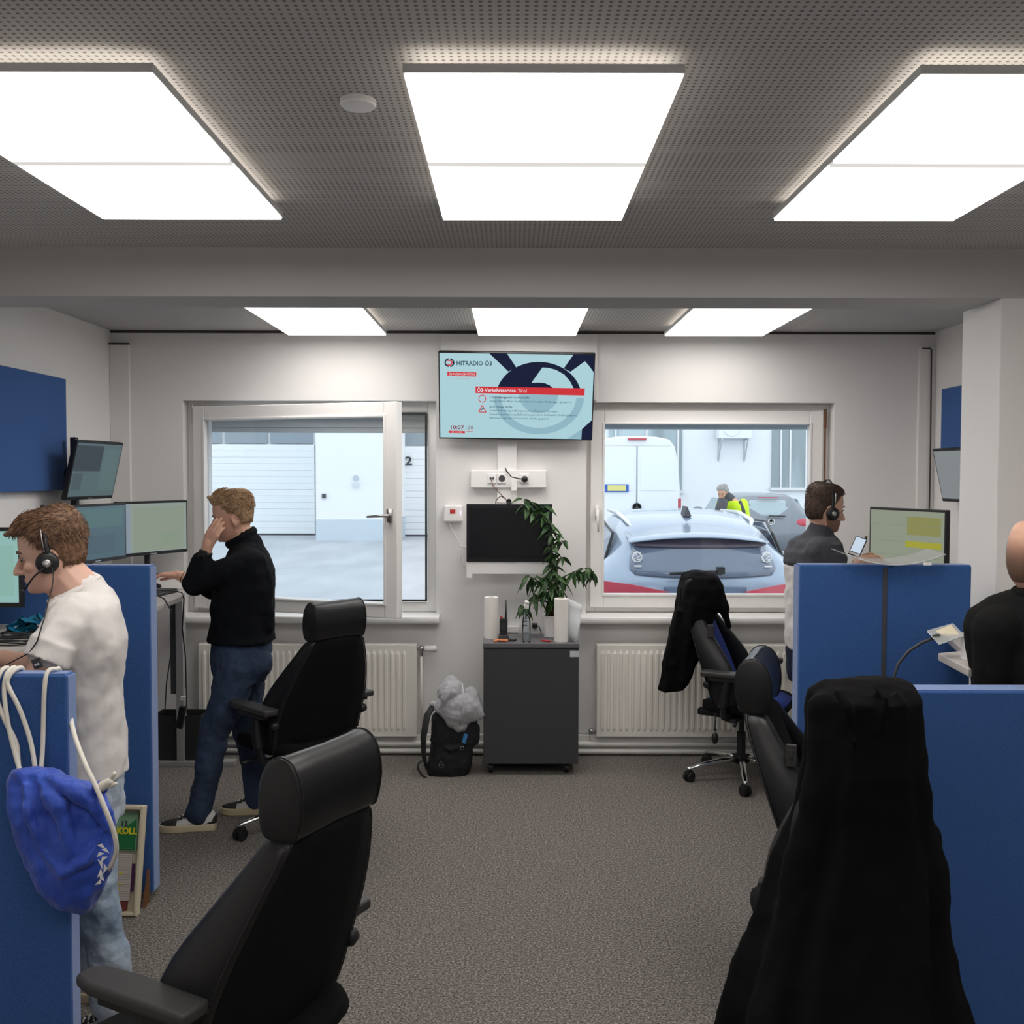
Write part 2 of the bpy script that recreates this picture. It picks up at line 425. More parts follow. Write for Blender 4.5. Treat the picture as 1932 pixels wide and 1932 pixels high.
# window 2 (right), closed
w2 = thing('window_2', None, None, (1.27, 6.42, .93), kind='structure')
ringframe(MB(), .476, 2.06, .90, 2.262, .07, 6.43, 6.50).build('window_frame', M['upvc'], w2, bevel=.004)
so2 = ringframe(MB(), .508, 2.012, .935, 2.215, .088, 6.385, 6.45).build('sash', M['upvc'], w2, bevel=.006)
ringframe(MB(), .584, 1.936, 1.011, 2.139, .014, 6.378, 6.44).build('glazing_bead', M['upvc'], so2, bevel=.003)
MB().bb(.59, 1.93, 6.41, 6.425, 1.015, 2.135).build('pane', M['pane'], so2)
MB().bb(.54, 2.0, 6.50, 6.58, 2.10, 2.2).build('roller_shutter', M['plinth'], w2)
MB().bb(.44, 2.1, 6.60, 6.75, .86, .89).build('outer_sill', M['silver'], w2)
hd = MB().bb(.537, .562, 6.362, 6.386, 1.52, 1.60).tube([(.55, 6.365, 1.575), (.55, 6.33, 1.575)], .009, 10).tube([(.55, 6.332, 1.575), (.552, 6.33, 1.50), (.556, 6.336, 1.43)], [.010, .009, .006], 10)
hd.build('window_handle', M['white'], so2, smooth=True)
MB().tube([(2.022, 6.385, 2.10), (2.022, 6.385, 2.225)], .009, 8).bb(2.018, 2.026, 6.38, 6.388, 1.5, 2.1).build('hinge', M['brown'], w2)
# sill boards
for n, (a, b_) in (('trim_7', (-2.13, -.46)), ('trim_8', (.43, 2.13))):
    p = [(a, 6.42, .90), (a, 6.225, .90), (a, 6.212, .893), (a, 6.207, .875), (a, 6.212, .857), (a, 6.225, .85), (a, 6.32, .85), (a, 6.42, .86)]
    struct(MB().prism(p, (b_ - a, 0, 0)), n, M['sill'], bevel=.003)

# ------------------------------------------------------------------ ceiling luminaires
LM = emis('luminaire_diffuser', (1.0, .965, .925), LAMP)
LUP = emis('luminaire_uplight', (1.0, .90, .78), 1.5)
LJ = emis('luminaire_joint', (1.0, .95, .90), .55)
M['lampframe'] = mat('luminaire_frame', (.75, .75, .75), .5)
def luminaire(x0, y0, label, grp):
    t = thing('ceiling_luminaire', label, 'ceiling light', (x0 + .3, y0 + .6, ZC), grp)
    f = MB().bb(x0, x0 + .604, y0, y0 + .6, 2.656, 2.676).bb(x0, x0 + .604, y0 + .602, y0 + 1.2, 2.656, 2.676)
    f.build('lamp_frame', M['lampframe'], t, bevel=.002)
    MB().bb(x0 + .12, x0 + .48, y0 + .15, y0 + 1.05, 2.676, ZC).build('mounting_box', M['black_matte'], t)
    MB().bb(x0 + .004, x0 + .600, y0 + .584, y0 + .618, 2.6485, 2.656).build('diffuser_joint', LJ, t)
    for k in (0, 1):
        MB().bb(x0 + .004, x0 + .600, y0 + .006 + .612 * k, y0 + .584 + .608 * k, 2.648, 2.656).build('diffuser', LM, t, bevel=.002)
    u = MB().bb(x0 + .012, x0 + .09, y0 + .012, y0 + 1.17, 2.677, 2.680).bb(x0 + .514, x0 + .592, y0 + .03, y0 + 1.17, 2.677, 2.680).bb(x0 + .09, x0 + .514, y0 + .012, y0 + .10, 2.677, 2.680)
    u.build('uplight_strip', LUP, t)
luminaire(-.236, 2.137, 'square white ceiling panel light in front of the beam, above the middle of the room', 'ceiling lights in front of the beam')
luminaire(-1.372, 2.137, 'white ceiling panel light in front of the beam, at the upper left', 'ceiling lights in front of the beam')
luminaire(.87, 2.137, 'white ceiling panel light in front of the beam, at the upper right', 'ceiling lights in front of the beam')
luminaire(-.212, 4.88, 'white ceiling panel light behind the beam, straight above the television', 'ceiling lights behind the beam')
luminaire(-1.375, 4.88, 'white ceiling panel light behind the beam, above the open left window', 'ceiling lights behind the beam')
luminaire(.93, 4.88, 'white ceiling panel light behind the beam, above the right window', 'ceiling lights behind the beam')
for lx, wd_ in ((-.236, 'middle'), (-1.372, 'left'), (.87, 'right')):  # guessed row out of view, added to brighten the room
    luminaire(lx, -.61, 'added unseen ceiling panel light above the camera, ' + wd_ + ' one of its row', 'added ceiling lights above the camera')
p = W(676, 209, 2.44)
t = MB().lathe((p.x, p.y, ZC - .016), [(.03, 0), (.041, .001), (.044, .006), (.044, .016)], 32).build('ceiling_cover_plate', M['white'], smooth=False)
tag(t, 'round flat white cover disc on the perforated ceiling, left of the middle light', 'cover plate')

# ================================================================== OUTSIDE
tag(MB().bb(-40, 45, 6.7, 60, -.12, 0).build('courtyard_ground', M['asphalt']), kind='structure')
FY = 29.0
bld = thing('garage_building', 'white garage building with two roller doors across the yard, seen through both windows', 'building', (0, FY, 0))
def fx(px, Y): return (px - 965) / FPX * Y
fw = MB()
fw.bb(-16, 24, FY, FY + 5, 0, 7)
fw.build('facade_wall', M['ext_wall'], bld)
fp = MB().bb(fx(595, 26.6), fx(749, 26.6), 26.6, FY, 1.02 - .45, 6.9); fp.build('wall_pier', M['ext_wall'], bld)
MB().bb(fx(595, 26.6) - .0, fx(749, 26.6) + .0, 26.57, FY, 0, .58).build('plinth', M['plinth'], bld)
def gdoor(x0, x1, z1, Y):
    g = MB(); n = 14
    for i in range(n):
        a = .03 + (z1 - .03) * i / n; b_ = .03 + (z1 - .03) * (i + 1) / n - .007
        g.bb(x0, x1, Y - .12, Y - .02, a, b_)
    g.bb(x0, x1, Y - .1, Y - .02, 0, z1)
    d = g.build('garage_door', M['gdoor'], bld, bevel=.004)
    wn = MB(); m = max(1, int((x1 - x0) / 1.2)); s = (x1 - x0) / m
    for i in range(m): wn.bb(x0 + i * s + .05, x0 + (i + 1) * s - .05, Y - .09, Y - .05, z1 + .02, z1 + .48)
    wn.build('door_windows', M['gwin'], d)
    MB().bb(x0, x1, Y - .13, Y - .02, 0, .05).build('door_seal', M['dark'], d)
    return d
gdoor(fx(250, FY), fx(594, FY), 2.66, FY)
d2 = gdoor(fx(753, FY - .4), fx(860, FY - .4), 2.6, FY - .4)
T = Matrix.Translation(W(764, 877, FY - .57)) @ Matrix.Rotation(PI / 2, 4, 'X')
text('2', .34, M['textink'], d2, T, ext=.01, bold=.006, sx=1.25)
MB().box(W(611, 936, 26.55), (.10, .04, .12)).build('key_switch', M['dark'], bld)
sg = W(671, 902, 26.55); MB().lathe((sg.x, sg.y, sg.z), [(.075, -.01), (.075, .01)], 20, 'Y').build('round_sign', M['plateB'] if False else mat('pale_sign', (.52, .56, .62), .6), bld)
sl = MB()
for k in range(3): sl.box(W(671, 912 + k * 4, 26.55), (.26 - .04 * k, .01, .018))
sl.build('sign_lines', mat('pale_sign_line', (.62, .66, .70), .6), bld)
# windows of the building behind the van and car
def bwin(x0, x1, z0, z1, frames):
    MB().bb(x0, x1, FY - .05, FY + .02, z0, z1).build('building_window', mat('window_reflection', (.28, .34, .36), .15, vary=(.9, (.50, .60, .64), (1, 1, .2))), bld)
    f = MB()
    for q in frames: f.bb(x0 + (x1 - x0) * q, x0 + (x1 - x0) * q + .05, FY - .08, FY - .04, z0, z1)
    f.bb(x0 - .05, x1 + .05, FY - .12, FY - .02, z0 - .08, z0)
    f.build('window_bars', M['silver'], bld)
pa = W(1148, 925, FY); pb = W(1286, 925, FY)
bwin(pa.x, pb.x, pa.z, 4.5, (.08, .5, .93))
pa = W(1455, 920, FY); pb = W(1580, 920, FY)
bwin(pa.x, pb.x, pa.z, 4.5, (.12, .26, .5, .74))
# air conditioning unit
pa = W(1380, 828, FY)
ac = thing('air_conditioner', 'white air conditioning unit on brackets on the white building, above the car', 'air conditioner', (pa.x, FY - .4, pa.z))
MB().bb(pa.x - .48, pa.x + .48, FY - .5, FY - .1, pa.z, pa.z + .62).build('casing', M['van'], ac, bevel=.02)
q = Vector((pa.x - .1, FY - .51, pa.z + .32)); MB().lathe(q, [(.26, 0), (.26, -.01), (.24, -.012), (.02, -.014)], 28, 'Y').build('fan_grille', M['ext_wall'], ac)
for dx in (-.38, .38):
    MB().bb(pa.x + dx - .025, pa.x + dx + .025, FY - .52, FY, pa.z - .05, pa.z).tube([(pa.x + dx, FY - .47, pa.z - .03), (pa.x + dx, FY - .02, pa.z - .62)], .022, 6).bb(pa.x + dx - .02, pa.x + dx + .02, FY - .03, FY, pa.z - .66, pa.z).build('bracket', M['wb'], ac)

# ------------------------------------------------------------------ vehicles
def car_body(x0, yr, stations, mt, name, parent, n_side=9):
    """stations: (dy, half width, z belt, z top, half width top) from rear to front"""
    rings = []
    for dy, hw, zb, zt, ht in stations:
        half = [(hw * .86, .30), (hw * .97, .36), (hw, .55), (hw, zb - .12), (hw * .985, zb), (ht + (hw - ht) * .35, zb + (zt - zb) * .55), (ht, zb + (zt - zb) * .86), (ht * .86, zt - .02 * (zt - zb)), (ht * .45, zt + .012), (0, zt + .018)]
        ring = [(x0 + a, yr + dy, z) for a, z in half] + [(x0 - a, yr + dy, z) for a, z in half[::-1][1:]]
        rings.append(ring)
    return MB().loft(rings).build(name, mt, parent, smooth=True)
def wheel(c, r=.33, w=.22, parent=None):
    o = MB().lathe(c, [(r * .6, -w / 2), (r * .94, -w / 2), (r, -w * .35), (r, w * .35), (r * .94, w / 2), (r * .6, w / 2)], 28, 'X').build('wheel', M['tyre'], parent, smooth=False)
    MB().lathe(c, [(r * .6, -w / 2 + .01), (.05, -w / 2 - .01), (.05, w / 2 + .01), (r * .6, w / 2 - .01)], 14, 'X').build('rim', M['silver'], o)
# SUV right outside the window
sx, sy = 1.60, 8.12
suv = thing('suv_car', 'pale grey-blue car parked right outside the right window, seen from behind', 'car', (sx, sy + 2, 0))
st = [(0, .80, .70, .74, .60), (.03, .87, .80, .90, .66), (.10, .90, .90, .98, .66), (.30, .91, .95, 1.18, .60), (.42, .91, .97, 1.27, .58), (.62, .915, .98, 1.355, .60), (1.1, .92, .98, 1.43, .62), (1.8, .92, .97, 1.45, .61), (2.5, .92, .96, 1.38, .58), (3.1, .91, .95, 1.05, .62), (3.6, .89, .90, .96, .7), (4.2, .86, .80, .84, .7), (4.45, .74, .6, .66, .6)]
car_body(sx, sy, st, M['suv'], 'car_shell', suv)
def spatch(pts, name, m, parent, th=.012, n=(0, -1, 0)):
    return MB().prism([Vector(p) for p in pts], Vector(n) * th).build(name, m, parent, bevel=.003)
# rear glass: an inclined, slightly curved pane
def rearglass(x0, yb, zb, yt, zt, hb, ht, name, m, parent, bulge=.05, drop=.05, nseg=14, off=.0):
    rows = []
    for k in range(7):
        t_ = k / 6; z = zb + (zt - zb) * t_; y = yb + (yt - yb) * t_
        h = (hb + (ht - hb) * t_) * (1 - .10 * (1 - math.sin(max(0.0, 1 - abs(t_ - .5) * 2) ** .35 * PI / 2)))
        row = []
        for i in range(nseg + 1):
            s_ = -1 + 2 * i / nseg
            row.append(Vector((x0 + h * s_, y + bulge * s_ * s_, z - drop * s_ * s_ * (1 if k > 3 else -.5) * .8)))
        rows.append(row)
    mb = MB(); mb.loft(rows, cap=False, closed=False)
    o = mb.build(name, m, parent, smooth=True); so_ = o.modifiers.new('s', 'SOLIDIFY'); so_.thickness = .012; return o
rearglass(sx, sy + .02, .955, sy + .30, 1.255, .635, .56, 'rear_window', M['carglass'], suv, bulge=.06, drop=.035)
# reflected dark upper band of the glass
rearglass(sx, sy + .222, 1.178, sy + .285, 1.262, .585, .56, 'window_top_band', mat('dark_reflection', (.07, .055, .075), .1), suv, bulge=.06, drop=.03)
sp_ = MB()
rows = []
for i in range(15):
    s_ = -1 + 2 * i / 14
    rows.append([(sx + .60 * s_, sy + .24 + .06 * s_ * s_, 1.278 - .05 * s_ * s_), (sx + .60 * s_, sy + .22 + .06 * s_ * s_, 1.265 - .05 * s_ * s_), (sx + .60 * s_, sy + .62, 1.33 - .06 * s_ * s_), (sx + .60 * s_, sy + .62, 1.372 - .07 * s_ * s_)])
sp_.loft(rows).build('roof_spoiler', M['suv'], suv, smooth=True)
MB().loft([[(sx + a * .035 * k, sy + .95 + .10 * b_ + .05 * (1 - k), 1.42 + .105 * (1 - k)) for a, b_ in ((-1, -1), (1, -1), (1, 1), (-1, 1))] for k in (1, .5, .15)]).build('roof_antenna', M['dark'], suv)
for s_ in (-1, 1):
    MB().tube([(sx + s_ * .53, sy + .66, 1.33), (sx + s_ * .57, sy + .80, 1.39), (sx + s_ * .59, sy + 1.4, 1.435), (sx + s_ * .59, sy + 2.2, 1.43)], [.012, .022, .022, .015], 8).build('roof_rail', M['silver'], suv, smooth=True)
    a = sx + s_ * .78
    spatch([(sx + s_ * .875, sy + .04, .925), (sx + s_ * .60, sy - .01, .895), (sx + s_ * .30, sy - .02, .835), (sx + s_ * .60, sy - .015, .80), (sx + s_ * .87, sy + .03, .80)], 'tail_light', M['tail'], suv, .03)
    # side window glass
    MB().prism([(sx + s_ * .78, sy + .48, 1.02), (sx + s_ * .885, sy + 1.0, 1.02), (sx + s_ * .90, sy + 2.5, 1.0), (sx + s_ * .74, sy + 2.4, 1.33), (sx + s_ * .72, sy + 1.0, 1.36), (sx + s_ * .69, sy + .60, 1.27)], (s_ * .03, 0, .01)).build('side_window', M['carglass'], suv)
    # window edging
    MB().tube([(sx + s_ * .80, sy + .46, 1.01), (sx + s_ * .705, sy + .60, 1.285), (sx + s_ * .755, sy + 1.0, 1.37), (sx + s_ * .78, sy + 2.4, 1.35)], .012, 6).build('window_trim', M['black'], suv)
    for dy in (.75, 3.55): wheel((sx + s_ * .83, sy + dy, .34), .34, .22, suv)
MB().tube([(sx - .30, sy - .03, .985), (sx + .05, sy - .035, 1.0), (sx + .13, sy - .0, .99)], [.012, .018, .022], 6).bb(sx + .09, sx + .15, sy - .05, sy + .02, .985, 1.04).build('rear_wiper', M['black'], suv)
MB().bb(sx - .30, sx + .30, sy - .06, sy - .03, .56, .67).build('licence_plate', M['white'], suv, bevel=.004)
MB().bb(sx - .34, sx + .34, sy - .02, sy + .02, .80, .875).build('tailgate_recess', mat('car_recess_blue', (.12, .16, .24), .4), suv, bevel=.008)
for s_, nm in ((-1, 'left'), (1, 'right')):
    d = MB(); cx_ = sx + s_ * .545; rnd = random.Random(5)
    for k in range(9):
        a = k * .7; d.tube([(cx_ + .045 * math.cos(a) * rnd.random(), sy + .155 - .0, 1.11 + .045 * math.sin(a) * rnd.random()), (cx_ + .045 * math.cos(a + 1), sy + .155, 1.11 + .045 * math.sin(a + 1)), (cx_ + .04 * math.cos(a + 2), sy + .15, 1.10 + .04 * math.sin(a + 2))], .0035, 4)
    d.bb(cx_ - .03, cx_ + .03, sy + .10, sy + .11, 1.03, 1.042)
    d.build('window_sticker', M['white'], suv)
# white van
vx, vy = fx(1200, 21.6), 21.6
van = thing('delivery_van', 'white high-roof van standing in the yard, its closed rear doors facing the room', 'van', (vx, vy + 3, 0))
rings = []
for dy in (0, .25, 2, 5.0, 5.6):
    k = 1 if dy < 5.1 else .85
    half = [(.88, .45), (.97, .5), (.99, .9), (.98, 1.5), (.93, 2.1), (.86, 2.42), (.74, 2.58), (.45, 2.64), (0, 2.655)]
    g = 0 if dy > 0 else .03
    rings.append([(vx + (a - g) * 1, vy + dy, .45 + (z - .45) * k - g * .5) for a, z in half] + [(vx - (a - g), vy + dy, .45 + (z - .45) * k - g * .5) for a, z in half[::-1][1:]])
MB().loft(rings).build('van_shell', M['van'], van, smooth=False, bevel=.03)
for s_ in (-1, 1):
    dpoly = [(vx + s_ * .012, vy - .012, .6), (vx + s_ * .92, vy - .012, .6), (vx + s_ * .925, vy - .012, 1.5), (vx + s_ * .87, vy - .012, 2.1), (vx + s_ * .79, vy - .012, 2.36), (vx + s_ * .70, vy - .012, 2.42), (vx + s_ * .012, vy - .012, 2.42)]
    dr = MB().prism(dpoly, (0, -.03, 0)).build('rear_door', M['van'], van, bevel=.02)
    ip = [(vx + s_ * .07, vy - .04, 1.45), (vx + s_ * .84, vy - .04, 1.45), (vx + s_ * .80, vy - .04, 2.12), (vx + s_ * .74, vy - .04, 2.2), (vx + s_ * .07, vy - .04, 2.2)]
    MB().prism(ip, (0, -.012, 0)).build('door_pressing', M['van'], dr, bevel=.01)
    MB().bb(vx + s_ * .90, vx + s_ * .97, vy - .05, vy + .03, .95, 1.28).build('tail_light', M['tail'], van, bevel=.01)
    for dy in (1.2, 4.7): wheel((vx + s_ * .88, vy + dy, .36), .36, .24, van)
MB().bb(vx - .006, vx + .006, vy - .035, vy - .010, .6, 2.42).bb(vx - .74, vx + .74, vy - .02, vy - .01, 2.425, 2.432).build('door_gap', M['wb'], van)
MB().bb(vx - .2, vx + .2, vy - .06, vy + .02, 2.55, 2.60).build('brake_light', M['tail'], van, bevel=.01)
pp = W(1163, 921, vy)
MB().bb(pp.x - .26, pp.x + .26, vy - .075, vy - .04, pp.z - .085, pp.z + .085).build('plate_holder', M['plateB'], van)
MB().bb(pp.x - .20, pp.x + .20, vy - .085, vy - .07, pp.z - .06, pp.z + .065).build('licence_plate', M['plateY'], van)
pz = W(1200, 957, vy).z
em = MB().lathe((vx, vy - .065, pz), [(.10, 0), (.10, -.015), (.082, -.015), (.082, 0)], 28, 'Y')
for k in range(3):
    a = PI / 2 + k * 2 * PI / 3; em.tube([(vx, vy - .072, pz), (vx + .09 * math.cos(a), vy - .072, pz + .09 * math.sin(a))], [.022, .006], 4)
em.build('van_emblem', M['dark'], van)
# grey hatchback
gx, gy = fx(1454, 19.5), 19.5
gf = thing('hatchback_car', 'dark grey hatchback parked beyond the pale blue-grey car, person leaning at its side', 'car', (gx, gy + 2, 0))
st = [(0, .78, .70, .76, .60), (.05, .86, .86, .98, .62), (.14, .88, .95, 1.10, .60), (.34, .89, .97, 1.36, .56), (.8, .89, .97, 1.405, .60), (1.8, .89, .96, 1.41, .59), (2.4, .89, .95, 1.34, .56), (3.0, .88, .94, 1.02, .6), (3.8, .85, .82, .88, .66), (4.1, .74, .6, .66, .6)]
car_body(gx, gy, st, M['golf'], 'car_shell', gf)
rearglass(gx, gy + .04, .985, gy + .26, 1.305, .60, .53, 'rear_window', M['carglassL'], gf, bulge=.05, drop=.02)
MB().tube([(gx - .05, gy - .02, .99), (gx + .28, gy - .02, .985)], .014, 6).build('rear_wiper', M['black'], gf)
MB().bb(gx - .2, gx + .2, gy + .22, gy + .26, 1.335, 1.355).build('brake_light', M['tail'], gf)
for s_ in (-1, 1):
    MB().ell((gx + s_ * .66, gy + .06, .84), (.20, .06, .10)).build('tail_light', M['tail'], gf, smooth=True)
    MB().prism([(gx + s_ * .80, gy + .55, 1.0), (gx + s_ * .86, gy + 2.3, .98), (gx + s_ * .72, gy + 2.1, 1.30), (gx + s_ * .70, gy + .7, 1.30)], (s_ * .03, 0, .01)).build('side_window', M['carglassL'], gf)
    MB().ell((gx + s_ * 1.0, gy + 2.4, 1.02), (.12, .06, .08)).tube([(gx + s_ * .86, gy + 2.4, .98), (gx + s_ * .96, gy + 2.4, 1.0)], .03, 6).build('wing_mirror', M['golf'], gf, smooth=True)
    for dy in (.75, 3.3): wheel((gx + s_ * .8, gy + dy, .32), .32, .2, gf)
em = MB().lathe((gx, gy - .02, .875), [(.065, 0), (.065, -.012), (.052, -.012), (.052, 0)], 24, 'Y')
for a, b_ in (((-.04, .04), (-.015, -.045)), ((-.015, -.045), (0, .0)), ((0, 0), (.015, -.045)), ((.015, -.045), (.04, .04))):
    em.tube([(gx + a[0], gy - .03, .875 + a[1]), (gx + b_[0], gy - .03, .875 + b_[1])], .006, 4)
em.build('car_emblem', M['silver'], gf)
# ================================================================== PARTITIONS AND DESKS
def partition(name, label, x0, x1, y0, y1, z1, strip='R', z0=.03, extra=None):
    t = thing(name, label, 'partition', ((x0 + x1) / 2, (y0 + y1) / 2, 0))
    MB().bb(x0, x1, y0, y1, z0, z1).build('felt_panel', M['blue'], t, bevel=.008)
    s = MB()
    if 'R' in strip: s.bb(x1 - .004, x1 + .003, y0 + .004, y1 - .004, z0 + .005, z1 - .005)
    if 'L' in strip: s.bb(x0 - .003, x0 + .004, y0 + .004, y1 - .004, z0 + .005, z1 - .005)
    s.bb(x0 + .006, x1 - .006, y0 + .006, y1 - .006, z1 - .004, z1 + .002)
    s.build('edge_band', M['blue_strip'], t)
    f = MB()
    for x in (x0 + .1, x1 - .1): f.bb(x - .03, x + .03, y0 - .0, y1 + .0, 0, z0 + .005)
    f.build('foot', M['anth'], t)
    return t
P1 = partition('desk_partition', 'tall blue felt partition between the man in a white t-shirt and the man in black', -2.5, -1.512, 4.10, 4.175, 1.415)
P2 = partition('desk_partition', 'blue felt partition at the left edge of the photo with white cords over its top', -2.5, -1.203, 2.645, 2.70, 1.256)
P3 = partition('desk_partition', 'wide blue felt partition with a dark centre seam, before the man in a two-tone jersey', 1.142, 1.826, 3.90, 3.975, 1.443, 'L')
MB().bb(1.472, 1.490, 3.896, 3.979, .03, 1.435).build('centre_seam', M['dark'], P3, bevel=.002)
MB().bb(1.80, 1.823, 3.86, 3.90, .9, 1.44).build('return_edge', M['blue'], P3, bevel=.004) if False else None
P4 = partition('desk_partition', 'low blue felt partition at the lower right, behind the coat-covered chair', 1.165, 2.66, 2.84, 2.925, 1.174, '')
# panel on the walls
t = MB().bb(XL, XL + .055, 4.2, 5.56, 1.705, 2.33).build('acoustic_wall_panel', M['blue'], bevel=.006)
tag(t, 'large blue felt panel hung on the left wall', 'wall panel')
t = MB().bb(XR - .05, XR, 5.0, 6.09, 1.945, 2.33).build('acoustic_wall_panel', M['blue'], bevel=.006)
tag(t, 'blue felt panel on the right wall, mostly hidden by the pillar', 'wall panel')
t = MB().bb(XR - .012, XR, 5.0, 6.11, 1.72, 1.93).build('grey_notice_board', M['wb'])
tag(t, 'grey notice board on the right wall under the blue panel', 'notice board')
t = MB().tube([(2.655, YB - .04, 2.60), (2.66, YB - .04, 2.0), (2.66, YB - .04, 1.2)], .005, 6).build('wall_cable', M['line'])
tag(t, 'thin dark cable running down the right rear corner', 'cable')

def desk(name, label, poly, z, legs, th=.026):
    t = thing(name, label, 'desk', (poly[0][0], poly[0][1], 0))
    MB().prism([(x, y, z - th) for x, y in poly], (0, 0, th)).build('desktop', M['desk'], t, bevel=.003)
    for (x, y, fx0, fx1) in legs:
        l = MB().bb(x - .035, x + .035, y - .025, y + .025, .45, z - th).build('leg', M['anth'], t, bevel=.003)
        MB().bb(x + .0, x + .045, y - .03, y + .03, .02, z - th - .02).build('leg_column', M['desk_metal'], l, bevel=.003)
        MB().bb(fx0, fx1, y - .035, y + .035, .0, .035).build('leg_foot', M['desk_metal'], l, bevel=.004)
    MB().bb(legs[0][0] - .02, legs[0][0] + .02, min(l[1] for l in legs), max(l[1] for l in legs), z - .09, z - th).build('cross_beam', M['anth'], t)
    return t
D1 = desk('standing_desk', 'raised grey sit-stand desk the man in black leans on', [(XL + .02, 4.30), (-1.66, 4.30), (-1.67, 4.95), (-1.72, 5.18), (-1.85, 5.5), (-2.0, 6.14), (XL + .02, 6.14)], 1.18, [(-2.055, 6.02, -2.38, -1.70), (-2.02, 4.5, -2.4, -1.75)])
D2 = desk('standing_desk', 'raised grey sit-stand desk in front of the man in a white t-shirt', [(XL + .02, 2.80), (-1.74, 2.80), (-1.74, 4.07), (XL + .02, 4.07)], 1.175, [(-2.05, 2.95, -2.4, -1.8), (-2.05, 3.95, -2.4, -1.8)])
D3 = desk('standing_desk', 'pale raised desk end behind the low right partition, beside the bald man', [(1.464, 3.14), (1.50, 3.14), (1.60, 3.24), (2.66, 3.26), (2.66, 3.86), (1.70, 3.86), (1.60, 3.47), (1.488, 3.42)], 1.18, [(2.1, 3.3, 1.8, 2.5), (2.1, 3.7, 1.8, 2.5)])
D4 = desk('standing_desk', 'raised desk carrying the monitors in front of the man in a two-tone jersey', [(1.98, 4.50), (XR - .02, 4.50), (XR - .02, 6.1), (1.98, 6.1)], 1.12, [(2.3, 4.7, 2.0, 2.6), (2.3, 5.9, 2.0, 2.6)])

# ------------------------------------------------------------------ monitors
def monitor(label, c, yaw, w=.54, h=.325, roll=0, tilt=0, stand=True, scr=(.42, .55, .52), zdesk=1.18, content=(), group=None, pole_top=None):
    """yaw: direction the screen faces, degrees from -Y towards +X"""
    c = Vector(c)
    t = thing('monitor', label, 'monitor', (c.x, c.y, zdesk), group)
    R = Matrix.Rotation(math.radians(yaw), 3, 'Z') @ Matrix.Rotation(math.radians(tilt), 3, 'X') @ Matrix.Rotation(math.radians(roll), 3, 'Y')
    def L(x, y, z): return c + R @ Vector((x, y, z))
    MB().box(L(0, .012, 0), (w, .028, h), R).build('bezel', M['black'], t, bevel=.004)
    sc = MB().box(L(0, -.0025, .003), (w - .024, .002, h - .034), R).build('screen', emis('screen_glow', scr, 1.0), t)
    for (x0, x1, z0, z1, col) in content:
        MB().box(L((x0 + x1) / 2 * (w - .024), -.0045, .003 + (z0 + z1) / 2 * (h - .034)), ((x1 - x0) * (w - .024), .001, (z1 - z0) * (h - .034)), R).build('screen_area', emis('screen_area', col, 1.0), sc)
    MB().box(L(0, -.003, -h / 2 + .008), (.05, .001, .004), R).build('badge', M['silver'], t)
    if stand:
        f = R @ Vector((0, 1, 0))
        b = L(0, .055, 0)
        MB().box(L(0, .035, 0), (.11, .03, .11), R).tube([b, (b.x, b.y, zdesk + .02)], .018, 10).build('stand_column', M['black'], t)
        MB().lathe((b.x, b.y, zdesk), [(.10, 0), (.10, .008), (.03, .014)], 24).build('stand_base', M['black'], t)
    return t, L, R
green = (.26, .31, .26); teal = (.24, .37, .40)
cB = (W(222, 1000, 5.72) + W(352, 992, 6.16)) / 2
monitor('monitor with a pale map, nearest to the man in black', (cB.x, cB.y, cB.z), 62, scr=(.25, .30, .27), content=[(-.5, -.34, -.5, .5, (.23, .28, .33)), (-.30, .46, -.48, .44, (.24, .285, .23)), (.1, .4, -.4, -.1, (.22, .28, .21))])
monitor('bluish monitor seen at a steep angle, left of the pair below the tilted one', (-2.30, 5.46, W(190, 1006, 5.46).z), 78, scr=(.075, .125, .15), content=[(-.45, .45, .1, .45, (.085, .15, .16)), (-.4, .3, -.4, -.05, (.07, .11, .14))])
a4 = [W(150, 831, 5.38), W(229, 837, 5.86), W(207, 938, 5.78), W(127, 946, 5.30)]
cA = (a4[0] + a4[1] + a4[2] + a4[3]) / 4
t, L, R = monitor('tilted upper monitor on a black pole, above the others on the left', (cA.x, cA.y, cA.z), 84, roll=0, tilt=13, w=.50, h=.335, stand=False, scr=(.085, .125, .135), content=[(-.5, .08, -.02, .46, (.04, .052, .062)), (-.48, -.28, -.38, -.06, (.065, .09, .10)), (.1, .46, -.4, .4, (.09, .14, .145))])
pl = W(141, 900, 5.52)
mp = MB().bb(pl.x - .016, pl.x + .016, 5.50, 5.54, 1.18, W(141, 825, 5.52).z).build('mounting_pole', M['black'], t, bevel=.003)
MB().tube([(pl.x, 5.52, cA.z), L(0, .03, 0)], .022, 12).lathe((pl.x - .012, 5.49, cA.z - .02), [(.03, 0), (.045, .02), (.03, .04)], 16, 'Y').build('pivot_arm', M['black'], t)
monitor('large pale green monitor at the very left edge, before the white t-shirt', (W(36, 1070, 3.84).x - .275, 3.86, W(20, 1072, 3.84).z), 0, scr=(.26, .45, .42), w=.55, h=.315, zdesk=1.175, content=[(.12, .47, -.4, .3, (.24, .42, .37))])
cR = (W(1640, 1014, 5.62) + W(1786, 1022, 5.10)) / 2
monitor('monitor with yellow highlighted lines, on the desk of the man in a two-tone jersey', (cR.x + .0, cR.y, W(1713, 1018, 5.36).z), -68, w=.56, h=.34, scr=(.25, .275, .21), zdesk=1.12,
        content=[(.02, .46, .08, .40, (.23, .235, .085)), (.0, .47, -.14, -.03, (.33, .32, .04)), (-.48, .46, .24, .25, (.20, .23, .18)), (-.48, .0, -.05, -.04, (.20, .23, .18)), (-.48, .46, -.3, -.29, (.20, .23, .18))])
